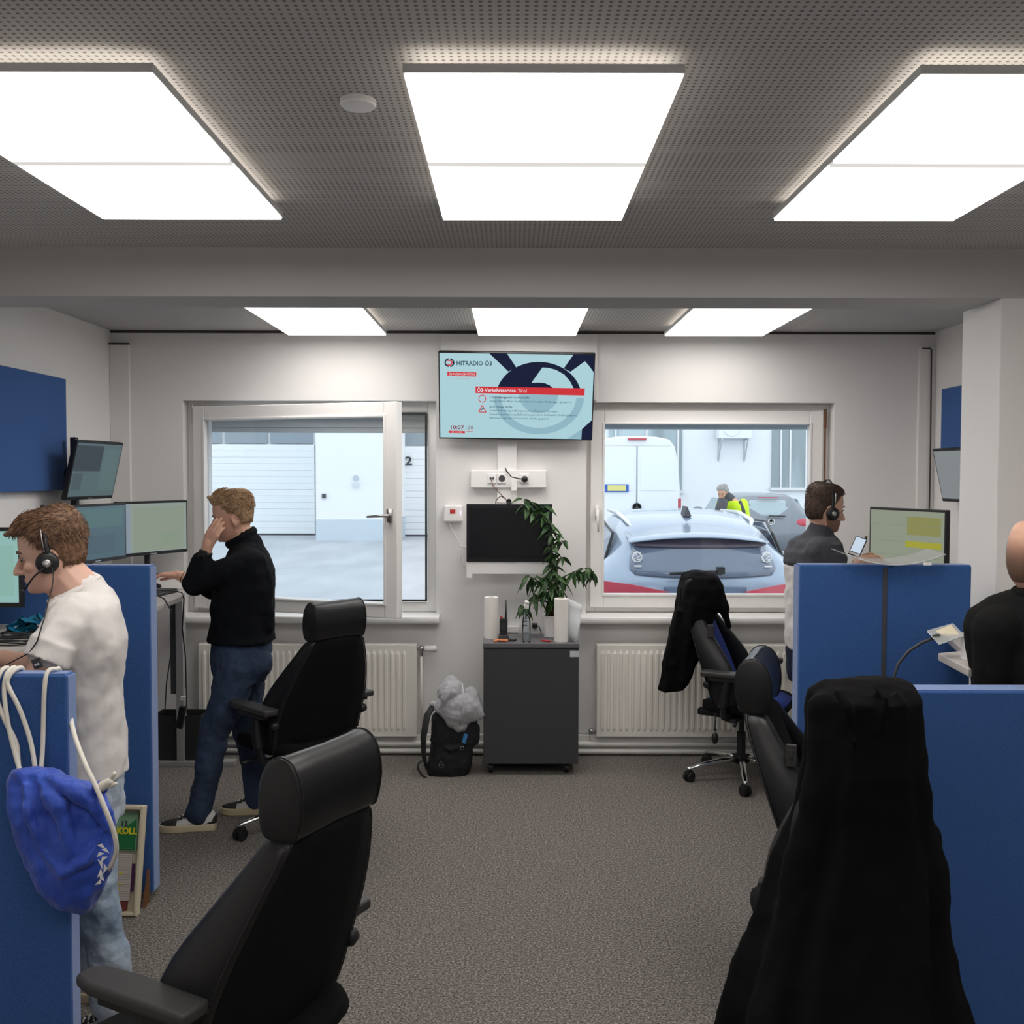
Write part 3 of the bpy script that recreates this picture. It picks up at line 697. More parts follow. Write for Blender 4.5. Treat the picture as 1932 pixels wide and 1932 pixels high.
monitor('monitor edge showing past the yellow-lined monitor, against the pillar', (2.36, 4.76, 1.42), -80, w=.5, h=.335, scr=(.15, .19, .22), zdesk=1.12)
p0 = W(1788, 862, 5.8); p1 = W(1803, 925, 5.6)
monitor('dark-edged monitor on the right wall half hidden by the pillar, below the blue panel', (2.575, 5.66, 1.80), -84, w=.5, h=.32, tilt=13, scr=(.20, .22, .23), stand=False, zdesk=1.6)
MBx = MB().bb(2.60, XR, 5.6, 5.7, 1.76, 1.84).build('monitor_wall_bracket', M['black_matte']); tag(MBx, 'black wall bracket behind the monitor next to the pillar', 'bracket')

# ================================================================== TELEVISION
TL, TR_, BR, BL = W(827, 663, 6.06), W(1122, 667, 6.06), W(1117, 830, 6.21), W(830, 828, 6.21)
tw = .962; thh = (TL - BL).length
tc_ = (TL + TR_ + BR + BL) / 4
up = ((TL + TR_) / 2 - (BL + BR) / 2).normalized(); rt = (TR_ - TL).normalized(); up = (up - rt * up.dot(rt)).normalized(); nn = rt.cross(up)
TV = Matrix(((rt.x, up.x, nn.x, tc_.x), (rt.y, up.y, nn.y, tc_.y), (rt.z, up.z, nn.z, tc_.z), (0, 0, 0, 1)))
tv = thing('television', 'wall television showing a radio traffic news page, between the two windows', 'television', tc_)
place(MB().box((0, 0, -.02), (tw, thh, .045)), TV).build('tv_casing', M['black'], tv, bevel=.006)
SW, SH = tw - .016, thh - .02
sky_ = (.40, .61, .67)
scr = place(MB().box((0, 0, .0035), (SW, SH, .002)), TV).build('screen', emis('tv_screen', sky_, 1.0), tv)
EN = emis('tv_navy', (.010, .014, .040)); ER = emis('tv_red', (.60, .035, .045)); EG = emis('tv_pale_grey_blue', (.27, .45, .53)); EI = emis('tv_ink', (.04, .09, .13)); EWt = emis('tv_white', (.72, .72, .78)); EL = emis('tv_pale', sky_)
def uv(x, y, k=1):   # crop coordinates of the television picture
    return Vector(((x - 960) / 1800 * SW, (602 - y) / 1000 * SH, .0045 + .0004 * k))
def poly(pts, m, k=1, name='picture_shape'):
    P = [uv(x, y, k) for x, y in pts]
    o = place(MB().add(P, [tuple(range(len(P)))]), TV).build(name, m, scr); return o
def arcpts(cx, cy, rx, ry, a0, a1, n=40): return [(cx + rx * math.cos(math.radians(a0 + (a1 - a0) * i / n)), cy - ry * math.sin(math.radians(a0 + (a1 - a0) * i / n))) for i in range(n + 1)]
def band(cx, cy, r0, r1, a0, a1, m, k=1, q=1.0, n=48):
    A = arcpts(cx, cy, r1, r1 * q, a0, a1, n); B = arcpts(cx, cy, r0, r0 * q, a0, a1, n)
    P = [uv(x, y, k) for x, y in A + B]; N = n + 1
    return place(MB().add(P, [(i, i + 1, N + i + 1, N + i) for i in range(n)]), TV).build('picture_shape', m, scr)
q_ = .84
poly(arcpts(1225, 615, 505, 425, 14, 166), EN, 1)
poly([(1135, 437), (1260, 255), (1330, 258), (1420, 280), (1520, 335), (1590, 415), (1635, 497), (1395, 497), (1350, 462), (1290, 437), (1220, 430)], EL, 2)
poly([(638, 98), (845, 98), (955, 258), (865, 308)], EN, 2)
poly([(1620, 98), (1862, 100), (1862, 305), (1810, 235), (1755, 175), (1590, 300), (1510, 262)], EN, 2)
poly([(1862, 870), (1862, 1104), (1745, 1104), (1748, 980)], EN, 2)
poly([(1570, 1100), (1748, 982), (1745, 1104)], EG, 1)
band(1225, 590, 445, 535, -2, -178, EG, 1, .86)
poly(arcpts(1222, 575, 228, 220, 0, -180), EG, 1)
poly([(480, 487), (1765, 492), (1762, 578), (480, 566)], ER, 5)
poly([(150, 318), (490, 322), (488, 370), (150, 366)], ER, 3)
poly([(163, 1020), (354, 1022), (354, 1050), (163, 1048)], ER, 3)
poly([(375, 1023), (455, 1024), (455, 1031), (375, 1030)], ER, 3)
band(560, 631, 36, 45, 0, 360, ER, 3, 1.02)
for a, b_ in (((560, 708), (518, 790)), ((518, 790), (606, 792)), ((606, 792), (560, 708))):
    va = Vector(a); vb = Vector(b_); n_ = (vb - va).normalized(); n_ = Vector((-n_.y, n_.x)) * 5
    poly([tuple(va + n_), tuple(vb + n_), tuple(vb - n_), tuple(va - n_)], ER, 4)
poly([(545, 775), (540, 760), (575, 735), (582, 745)], EI, 4)
band(175, 213, 42, 58, 100, 260, EN, 3, .9); band(175, 213, 42, 58, -80, 80, EN, 3, .9)
band(172, 213, 24, 40, -130, 130, ER, 4, .9)
def tvt(s, x, x1, y, hpx, m, k=6, bold=0):
    p = uv(x, y, k)
    o = text(s, hpx / 1000 * SH * 1.42, m, scr, Matrix.Identity(4), ext=.00005, bold=bold)
    me = o.data; og = org(scr); me.transform(Matrix.Translation(og))
    w0 = max(v.co.x for v in me.vertices); me.transform(Matrix.Diagonal((((x1 - x) / 1800 * SW) / w0, 1, 1, 1)))
    me.transform(Matrix.Translation(-og) @ TV @ Matrix.Translation(p)); return o
tvt('HITRADIO Ö3', 255, 670, 240, 50, EI, bold=.0009)
tvt('Ö3-MUSIKVORMITTAG', 165, 477, 358, 27, EWt)
tvt('LISA HOTWAGNER', 172, 412, 408, 20, emis('tv_soft_red', (.45, .33, .38)))
tvt('Ö3-Verkehrsservice', 497, 955, 549, 44, EWt, bold=.0007)
tvt('Tirol', 977, 1080, 551, 44, EWt)
tvt('L25 Defereggental Landesstraße', 645, 1115, 622, 24, EI, bold=.0003)
tvt('Staller Sattel: Beim Staller Sattel in beiden Richtungen gesperrt', 645, 1605, 668, 23, EI)
tvt('B171 Tiroler Straße', 645, 915, 737, 24, EI, bold=.0003)
tvt('Landeck Richtung Arlberg zwischen Pians und Strengen', 645, 1450, 780, 23, EI)
tvt('Verkehrsbehinderung, Behinderungen durch Erdrutsch, Straße gesperrt,', 645, 1685, 826, 23, EI)
tvt('Behinderungen durch Erdrutsch, Straße gesperrt', 645, 1345, 870, 23, EI)
tvt('10:07', 172, 345, 1000, 46, emis('tv_dark_red', (.22, .03, .06)), bold=.0007)
tvt(':28', 362, 455, 1000, 46, emis('tv_rose', (.28, .17, .22)))
tvt('05.11.2024', 195, 325, 1043, 17, EWt)
MB().bb(-.12, .16, 6.22, YB, 2.12, 2.42).build('wall_bracket', M['black_matte'], tv)

# ------------------------------------------------------------------ socket trunking, wall monitor, white box
a = W(888, 920, 6.27); b_ = W(1031, 887, 6.27)
tr = thing('socket_trunking', 'white horizontal socket strip on the wall below the television', 'socket strip', (a.x, YB, a.z))
MB().bb(a.x, b_.x, 6.255, YB - .001, a.z, b_.z).build('trunking', M['white'], tr, bevel=.006)
for px in (928, 947, 989):
    c = W(px, 903, 6.255)
    s = MB().bb(c.x - .03, c.x + .03, 6.247, 6.256, c.z - .032, c.z + .032).build('socket_plate', M['white'], tr, bevel=.004)
    if px == 947: MB().lathe((c.x, 6.247, c.z), [(.021, 0), (.021, -.002), (.001, -.001)], 20, 'Y').bb(c.x - .013, c.x - .007, 6.24, 6.246, c.z - .003, c.z + .003).bb(c.x + .007, c.x + .013, 6.24, 6.246, c.z - .003, c.z + .003).build('socket_holes', M['dark'], s)
    if px == 928: MB().bb(c.x - .014, c.x - .002, 6.244, 6.248, c.z - .006, c.z + .008).bb(c.x + .002, c.x + .014, 6.244, 6.248, c.z - .006, c.z + .008).build('data_port', M['dark'], s)
c = W(990, 904, 6.24)
pg = MB().lathe((c.x, 6.247, c.z), [(.02, 0), (.02, -.02), (.012, -.03)], 16, 'Y').tube([(c.x, 6.225, c.z), (c.x - .03, 6.23, c.z + .002), W(965, 900, 6.22), W(956, 889, 6.24), W(952, 880, 6.30)], .004, 6).build('power_plug', M['black'], smooth=True)
tag(pg, 'black power plug and cable in the right socket of the white socket strip', 'plug')
c = W(970, 917, 6.245)
pg = MB().bb(c.x - .018, c.x + .018, 6.215, 6.254, c.z - .03, c.z + .045).tube([(c.x, 6.235, c.z - .03), (c.x + .002, 6.235, c.z - .12), (c.x, 6.27, c.z - .2)], .003, 6).build('power_adapter', M['white'], bevel=.004)
tag(pg, 'white power adapter hanging from the middle of the socket strip', 'adapter')
cb = MB().tube([W(927, 905, 6.24), W(930, 916, 6.22), W(942, 930, 6.22), W(956, 944, 6.2)], .003, 6).build('network_cable', M['brown'], smooth=True)
tag(cb, 'thin brown network cable from the socket strip to the webcam', 'cable')
cb = MB().tube([W(934, 958, 6.2), W(936, 944, 6.2), W(944, 936, 6.2), W(954, 940, 6.2)], .003, 6).build('loose_cable', M['black'], smooth=True)
tag(cb, 'short black cable loop rising behind the wall-hung computer', 'cable')
a = W(880, 1060, 6.13); b_ = W(1042, 951, 6.13)
im = thing('wall_computer', 'switched-off all-in-one computer with a white chin, hung below the socket strip', 'computer', ((a.x + b_.x) / 2, YB, a.z))
MB().bb(a.x, b_.x, 6.135, 6.16, a.z - .078, b_.z).build('casing', M['silver'] if False else M['white'], im, bevel=.004)
MB().bb(a.x, b_.x, 6.128, 6.136, a.z, b_.z).build('screen', M['screen_off'], im, bevel=.003)
MB().bb(a.x + .02, b_.x - .02, 6.126, 6.1285, a.z + .03, b_.z - .025).build('display_area', mat('display_dark', (.006, .007, .010), .2), im)
MB().bb(a.x, a.x + .035, 6.13, 6.2, a.z - .10, a.z - .07).bb(a.x + .2, b_.x - .2, 6.16, YB, a.z + .08, b_.z - .08).build('wall_mount', M['white'], im)
c = W(960, 946, 6.14)
wc = thing('webcam', 'small round black webcam on top of the wall-hung computer', 'webcam', c)
MB().lathe((c.x, 6.15, c.z), [(.017, 0), (.017, -.025), (.012, -.028), (.011, -.024)], 20, 'Y').build('camera_body', M['black'], wc, smooth=True)
MB().bb(c.x - .012, c.x + .012, 6.13, 6.16, c.z - .03, c.z - .012).build('clip', M['white'], wc)
a = W(837, 985, 6.26); b_ = W(873, 953, 6.26)
wbx = thing('wall_unit', 'small white wall box with a red square logo and a lit status light', 'wall box', ((a.x + b_.x) / 2, YB, a.z))
MB().bb(a.x, b_.x, 6.26, YB - .001, a.z, b_.z).build('casing', M['white'], wbx, bevel=.012, seg=3)
c = W(854, 965, 6.258); MB().bb(c.x - .017, c.x + .017, 6.2575, 6.2605, c.z - .013, c.z + .013).build('logo', M['red'], wbx)
MB().tube([(c.x - .008, 6.2565, c.z), (c.x, 6.2565, c.z + .005), (c.x + .008, 6.2565, c.z), (c.x, 6.2565, c.z - .005), (c.x - .008, 6.2565, c.z)], .0015, 4).build('logo_mark', M['orange'], wbx)
c = W(869, 968, 6.258); MB().bb(c.x - .004, c.x + .004, 6.257, 6.26, c.z - .014, c.z + .014).build('status_light', emis('status_light', (.8, .7, 1), 1.3), wbx)
cb = MB().tube([W(847, 985, 6.29), W(852, 998, 6.29), W(862, 1015, 6.29), W(870, 1030, 6.28), W(880, 1032, 6.25)], .004, 6).tube([W(870, 1030, 6.29), W(866, 1045, 6.29), W(868, 1060, 6.29), W(878, 1072, 6.28)], .0025, 5).tube([W(872, 1022, 6.29), W(870, 1045, 6.29), W(874, 1064, 6.29), W(882, 1066, 6.28)], .0025, 5).build('white_cable', M['white'], smooth=True)
tag(cb, 'white cables hanging from the small wall box behind the wall computer', 'cable')

# ================================================================== RADIATORS
def radiator(label, px0, px1, py0, py1, Y, valve):
    a = W(px0, py1, Y); b_ = W(px1, py0, Y)
    t = thing('radiator', label, 'radiator', ((a.x + b_.x) / 2, Y, a.z), 'flat white panel radiators')
    MB().bb(a.x, b_.x, Y, Y + .012, a.z, b_.z).bb(a.x, b_.x, Y + .055, Y + .067, a.z, b_.z).bb(a.x - .002, b_.x + .002, Y + .002, Y + .068, b_.z - .006, b_.z + .004).bb(a.x - .003, a.x + .002, Y + .002, Y + .068, a.z, b_.z).bb(b_.x - .002, b_.x + .003, Y + .002, Y + .068, a.z, b_.z).build('radiator_body', M['radiator'], t, bevel=.003)
    r = MB(); n = int((b_.x - a.x - .05) / .0385)
    for i in range(n):
        x = a.x + .035 + i * .0385
        r.loft([[(x - w_, Y, z), (x - w_ * .55, Y - d, z), (x + w_ * .55, Y - d, z), (x + w_, Y, z), (x, Y + .004, z)] for z, w_, d in ((a.z + .03, .002, 0.0005), (a.z + .055, .012, .009), (b_.z - .055, .012, .009), (b_.z - .03, .002, .0005))])
    r.build('fluted_front', M['radiator'], t)
    v = MB(); x = b_.x if valve == 'R' else a.x
    if valve == 'R':
        z = b_.z - .03
        v.tube([(x, Y + .035, z), (x + .045, Y + .035, z)], .011, 10).lathe((x + .03, Y + .035, z), [(.018, -.014), (.018, .014)], 8, 'X').tube([(x + .03, Y + .035, z), (x + .03, Y + .035, z - .04)], .012, 10)
        v.build('valve', M['steel'], t, smooth=True)
        MB().lathe((x + .048, Y + .035, z), [(.013, 0), (.019, .01), (.021, .07), (.016, .082)], 20, 'X').build('thermostat_head', M['white'], t, smooth=True)
        MB().tube([(x + .03, Y + .035, z - .04), (x + .03, Y + .05, .12)], .007, 10).build('riser_pipe', M['radiator'], t, smooth=True)
    else:
        z = a.z + .025
        v.tube([(x, Y + .035, z), (x - .04, Y + .035, z)], .010, 10).lathe((x - .035, Y + .035, z), [(.015, -.016), (.015, .016)], 8, 'Z')
        v.build('valve', M['steel'], t, smooth=True)
        MB().tube([(x - .035, Y + .035, z), (x - .035, Y + .035, .1)], .007, 10).build('riser_pipe', M['radiator'], t, smooth=True)
    return t
radiator('white panel radiator below the open left window, behind the man in black', 376, 785, 1217, 1389, 6.225, 'R')
radiator('white panel radiator below the right window, behind the chair with a jacket', 1126, 1500, 1218, 1390, 6.225, 'L')
for k, (z, r) in enumerate(((.075, .017), (.028, .016))):
    t = MB().tube([(XL + .05, 6.255, z), (XR - .05, 6.255, z)], r, 12).build('heating_pipe', M['white_gloss'], smooth=True)
    tag(t, ('upper' if k == 0 else 'lower') + ' white heating pipe running along the foot of the rear wall', 'pipe')

# ================================================================== CABINET AND WHAT STANDS ON IT
cx0, cx1 = W(911, 1300, 5.84).x, W(1093, 1300, 5.84).x
cz = W(1000, 1214, 5.84).z; cb_ = .065
cabn = thing('rolling_cabinet', 'dark grey cabinet on castors between the radiators, plant and paper rolls on top', 'cabinet', ((cx0 + cx1) / 2, 6.0, 0))
MB().bb(cx0 + .003, cx1 - .003, 5.85, 6.19, cb_, cz - .026).build('body', M['cab'], cabn, bevel=.002)
MB().bb(cx0, cx1, 5.835, 6.2, cz - .026, cz).build('top_board', M['cabtop'], cabn, bevel=.002)
MB().bb(cx0 + .004, cx1 - .004, 5.838, 5.852, cb_ + .004, cz - .034).build('front_panel', M['cab'], cabn, bevel=.002)
c = W(1084, 1234, 5.836); MB().bb(c.x - .027, c.x + .027, 5.8365, 5.839, c.z - .018, c.z + .018).build('inventory_label', M['tag'], cabn)
for x in (cx0 + .06, cx1 - .06):
    for y in (5.90, 6.13):
        w_ = MB().lathe((x - .012, y, .031), [(.012, -.014), (.031, -.012), (.031, .012), (.012, .014)], 24, 'X').build('castor', M['black'], cabn)
        MB().bb(x - .026, x + .002, y - .02, y + .03, .045, .068).build('fork', M['black_matte'], w_)
def proll(x, y, label, h=.255, r=.043):
    t = thing('paper_towel_roll', label, 'paper roll', (x, y, cz))
    MB().lathe((x, y, cz), [(.019, 0), (r, 0), (r + .001, .004), (r + .001, h - .004), (r, h), (.019, h), (.019, .002)], 40).build('paper_roll', M['paper'], t, smooth=False, bevel=.001)
    MB().lathe((x, y, cz), [(.0165, .001), (.0188, .001), (.0188, h - .003), (.0165, h - .003)], 20).build('cardboard_core', M['brown'], t)
    return t
c = W(927, 1200, 6.0); proll(c.x, 6.02, 'paper towel roll standing at the left rear of the grey cabinet')
c = W(1059, 1213, 5.91)
t = proll(c.x, 5.92, 'paper towel roll at the right front of the cabinet, loose sheet hanging over the edge', .26, .043)
sh = MB(); rows = []
for i in range(9):
    s_ = i / 8; rows.append([Vector((c.x + .043 + .052 * s_ + .004 * math.sin(s_ * 6) + (.03 * s_) * (1 - k / 6), 5.925 - .06 * s_ + .01 * math.sin(k * 1.3), cz + .258 - .03 * s_ - k / 6 * (.255 - .035 * s_) - (.02 * s_ if k == 6 else 0))) for k in range(7)])
o = sh.loft(rows, cap=False, closed=False).build('loose_sheet', M['sheet'], t, smooth=True); o.modifiers.new('s', 'SOLIDIFY').thickness = .0006
# two-way radio in its charger
c = W(950, 1204, 5.95); x, y = c.x, 5.95
t = thing('two_way_radio', 'black two-way radio with a long antenna in its charging cradle', 'radio', (x, y, cz))
MB().loft([[(x + a * .034 * k, y + b_ * .03 * k, cz + z) for a, b_ in ((-1, -1), (1, -1), (1, 1), (-1, 1))] for z, k in ((0, 1), (.012, 1), (.03, .78), (.036, .7))]).build('charging_cradle', M['black'], t, bevel=.004)
MB().bb(x - .024, x + .024, y - .018, y + .018, cz + .03, cz + .135).build('radio_body', M['black_matte'], t, bevel=.005)
MB().lathe((x - .013, y, cz + .135), [(.007, 0), (.007, .012), (.005, .014)], 12).build('volume_knob', M['red'], t)
MB().tube([(x + .014, y, cz + .135), (x + .014, y, cz + .16), (x + .015, y, cz + .245)], [.006, .0055, .003], 10).build('antenna', M['black'], t, smooth=True)
g = MB()
for k in range(5): g.bb(x - .014, x + .014, y - .0195, y - .0178, cz + .07 + k * .008, cz + .073 + k * .008)
g.build('speaker_grille', M['dark'], t)
# sanitizer bottle
c = W(993, 1214, 5.9); x, y = c.x, 5.89
t = thing('sanitizer_bottle', 'clear bottle with a white pump lid at the middle of the grey cabinet', 'bottle', (x, y, cz))
MB().lathe((x, y, cz), [(.005, .001), (.023, .0), (.025, .008), (.0255, .06), (.024, .13), (.018, .175), (.012, .195), (.012, .205)], 32).build('bottle_body', M['bottle'], t, smooth=True)
MB().lathe((x, y, cz), [(.013, .20), (.015, .202), (.015, .225), (.012, .23)], 20).ell((x + .002, y - .004, cz + .240), (.016, .018, .012), Matrix.Rotation(.6, 3, 'Y')).build('pump_lid', M['white'], t, smooth=True)
lb = MB()
for z, w_ in ((.10, .014), (.125, .010), (.142, .012)):
    for k in range(3): lb.bb(x - .018 + k * .008, x - .013 + k * .008, y - .0275, y - .0265, cz + z, cz + z + .008)
lb.build('printed_label', M['textink'], t)
MB().lathe((x, y, cz), [(.004, .003), (.022, .003), (.0235, .01), (.0238, .055), (.004, .055)], 24).build('liquid', M['clear'], t, smooth=True)
# bits
c = W(944, 1212, 5.88); e = MB(); rnd = random.Random(3)
for k in range(5): e.box((c.x - .03 + .016 * k, 5.885 + .012 * (k % 2), cz + .008 + .002 * (k % 3)), (.022, .018, .013), Matrix.Rotation(k * .9, 3, 'Z') @ Matrix.Rotation(.25 * (k % 2), 3, 'X'))
t = e.build('orange_clip', M['orange'], bevel=.003); tag(t, 'crumpled orange packet lying at the left front edge of the cabinet', 'packet')
c = W(967, 1206, 5.94); t = MB().box((c.x, 5.93, cz + .005), (.038, .05, .010), Matrix.Rotation(-.3, 3, 'Z')).build('battery_pack', M['black'], bevel=.002); tag(t, 'small flat black battery lying right of the two-way radio', 'battery')
c = W(1031, 1211, 5.88); R_ = Matrix.Rotation(.75, 3, 'Z')
t = MB().tube([Vector((c.x, 5.895, cz + .006)) + Matrix.Rotation(-.65, 3, 'Z') @ Vector((k, 0, 0)) for k in (-.038, -.036, .02, .036)], [.003, .0055, .0055, .0025], 10).build('red_pen', M['red'], smooth=True); tag(t, 'short red pen lying on the cabinet near the plant pot', 'pen')
c = W(968, 1188, 6.28); t = MB().bb(c.x - .04, c.x + .04, 6.27, YB - .001, c.z - .02, c.z + .022).build('wall_socket', M['white'], bevel=.004); tag(t, 'low white wall socket just above the cabinet top', 'socket')
c = W(1010, 1181, 6.27); t = thing('charger_plug', 'small black charger plugged into the wall above the cabinet', 'charger', (c.x, 6.3, c.z))
MB().bb(c.x - .02, c.x + .014, 6.25, YB - .001, c.z - .013, c.z + .013).build('plug_body', M['black'], t, bevel=.003)
MB().tube([(c.x + .012, 6.26, c.z), (c.x + .026, 6.255, c.z - .005), (c.x + .033, 6.25, c.z - .03), (c.x + .034, 6.205, c.z - .06), (c.x + .034, 6.19, cz + .004)], .0025, 6).build('charger_cord', M['black'], t, smooth=True)
# plant
c = W(1042, 1207, 6.06); x, y = c.x - .002, 6.08
pt = thing('potted_plant', 'tall green potted plant with long drooping leaves on the grey cabinet', 'plant', (x, y, cz))
MB().lathe((x, y, cz), [(.005, .0), (.045, .0), (.05, .004), (.062, .12), (.065, .135), (.062, .137), (.055, .13), (.005, .128)], 40).build('plant_pot', M['white'], pt, smooth=False, bevel=.001)
MB().lathe((x, y, cz), [(.002, .12), (.057, .122), (.045, .133), (.002, .135)], 24).tube([(x - .008, y, cz + .13), (x - .004, y, cz + .16), (x, y, cz + .2)], [.022, .02, .012], 10).build('trunk', M['soil'], pt, smooth=True)
br = [[(1042, 1150, 6.08), (1040, 1100, 6.07), (1043, 1050, 6.06), (1038, 1005, 6.03), (1022, 970, 6.0), (1005, 948, 5.98), (988, 946, 5.96)],
      [(1041, 1110, 6.07), (1060, 1090, 6.03), (1085, 1078, 6.0), (1108, 1072, 5.98)],
      [(1042, 1120, 6.07), (1022, 1100, 6.02), (1000, 1088, 5.99)],
      [(1041, 1140, 6.07), (1020, 1130, 6.0), (995, 1140, 5.96), (982, 1148, 5.95)],
      [(1041, 1090, 6.06), (1050, 1065, 6.02), (1058, 1052, 6.0)],
      [(1041, 1060, 6.06), (1052, 1040, 6.04), (1062, 1020, 6.02)],
      [(1036, 1000, 6.03), (1012, 985, 6.0), (998, 970, 5.98)]]
sb_ = MB()
for b_ in br:
    pts = [W(*q) for q in b_]; sb_.tube(pts, [.0055 * (1 - .6 * i / len(pts)) for i in range(len(pts))], 6)
sb_.build('stem', M['stem'], pt, smooth=True)
lf = MB(); rnd = random.Random(11)
def leaf(base, d, L_, w_):
    d = d.normalized(); side = d.cross(Vector((0, 0, 1)))
    if side.length < .1: side = Vector((1, 0, 0))
    side.normalize(); side = (Matrix.Rotation(rnd.uniform(-.9, .9), 3, d) @ side)
    nrm = side.cross(d).normalized()
    if nrm.z < 0: nrm = -nrm
    rows = []
    for i in range(7):
        s_ = i / 6; ww = w_ * math.sin(PI * min(1, .06 + s_ * .94) ** .85) * (1 if s_ < .96 else .2) + .0006
        c_ = base + d * L_ * s_ + Vector((0, 0, -1)) * L_ * .38 * s_ * s_
        rows.append([c_ - side * ww + nrm * ww * .35, c_ , c_ + side * ww + nrm * ww * .35])
    lf.loft(rows, cap=False, closed=False)
def whorl(px, py, Y, n, L_, w_, down=.3):
    b_ = W(px, py, Y)
    for k in range(n):
        a = 2 * PI * k / n + rnd.uniform(-.35, .35)
        leaf(b_ + Vector((rnd.uniform(-.012, .012), 0, rnd.uniform(-.02, .02))), Vector((math.cos(a), math.sin(a) * .75, -down + rnd.uniform(-.35, .3))), L_ * rnd.uniform(.75, 1.15), w_ * rnd.uniform(.85, 1.15))
for (px, py, n, L_, dn) in ((988, 948, 5, .075, .3), (1000, 955, 6, .09, .5), (1012, 962, 6, .09, .5), (1024, 975, 6, .09, .5), (1030, 962, 4, .08, .1), (1036, 992, 5, .09, .5), (1040, 1010, 4, .07, .3), (1055, 1012, 4, .06, .2), (1061, 1026, 4, .06, .4), (1043, 1035, 5, .07, .3), (1040, 1050, 4, .07, .5), (1060, 1050, 4, .07, .2),
                           (1042, 1070, 6, .08, .3), (1042, 1085, 7, .09, .4), (1030, 1092, 5, .09, .6), (1014, 1092, 6, .09, .7), (1000, 1090, 6, .09, .9), (1050, 1100, 6, .09, .6), (1042, 1112, 8, .10, .7), (1028, 1118, 6, .10, .9), (1062, 1092, 4, .09, .8), (1085, 1080, 5, .085, .9), (1098, 1076, 5, .08, .8), (1110, 1074, 6, .08, .9), (1120, 1078, 4, .07, 1.0),
                           (1010, 1125, 5, .10, 1.2), (1045, 1130, 6, .09, .9), (984, 1148, 4, .07, .9), (993, 1142, 3, .08, 1.0), (1060, 1118, 4, .09, 1.1)):
    whorl(px, py, 6.03 if py > 1040 else 6.0, n, L_, .0155, dn)
o = lf.build('foliage', M['leaf'], pt, smooth=True); o.modifiers.new('s', 'SOLIDIFY').thickness = .0008

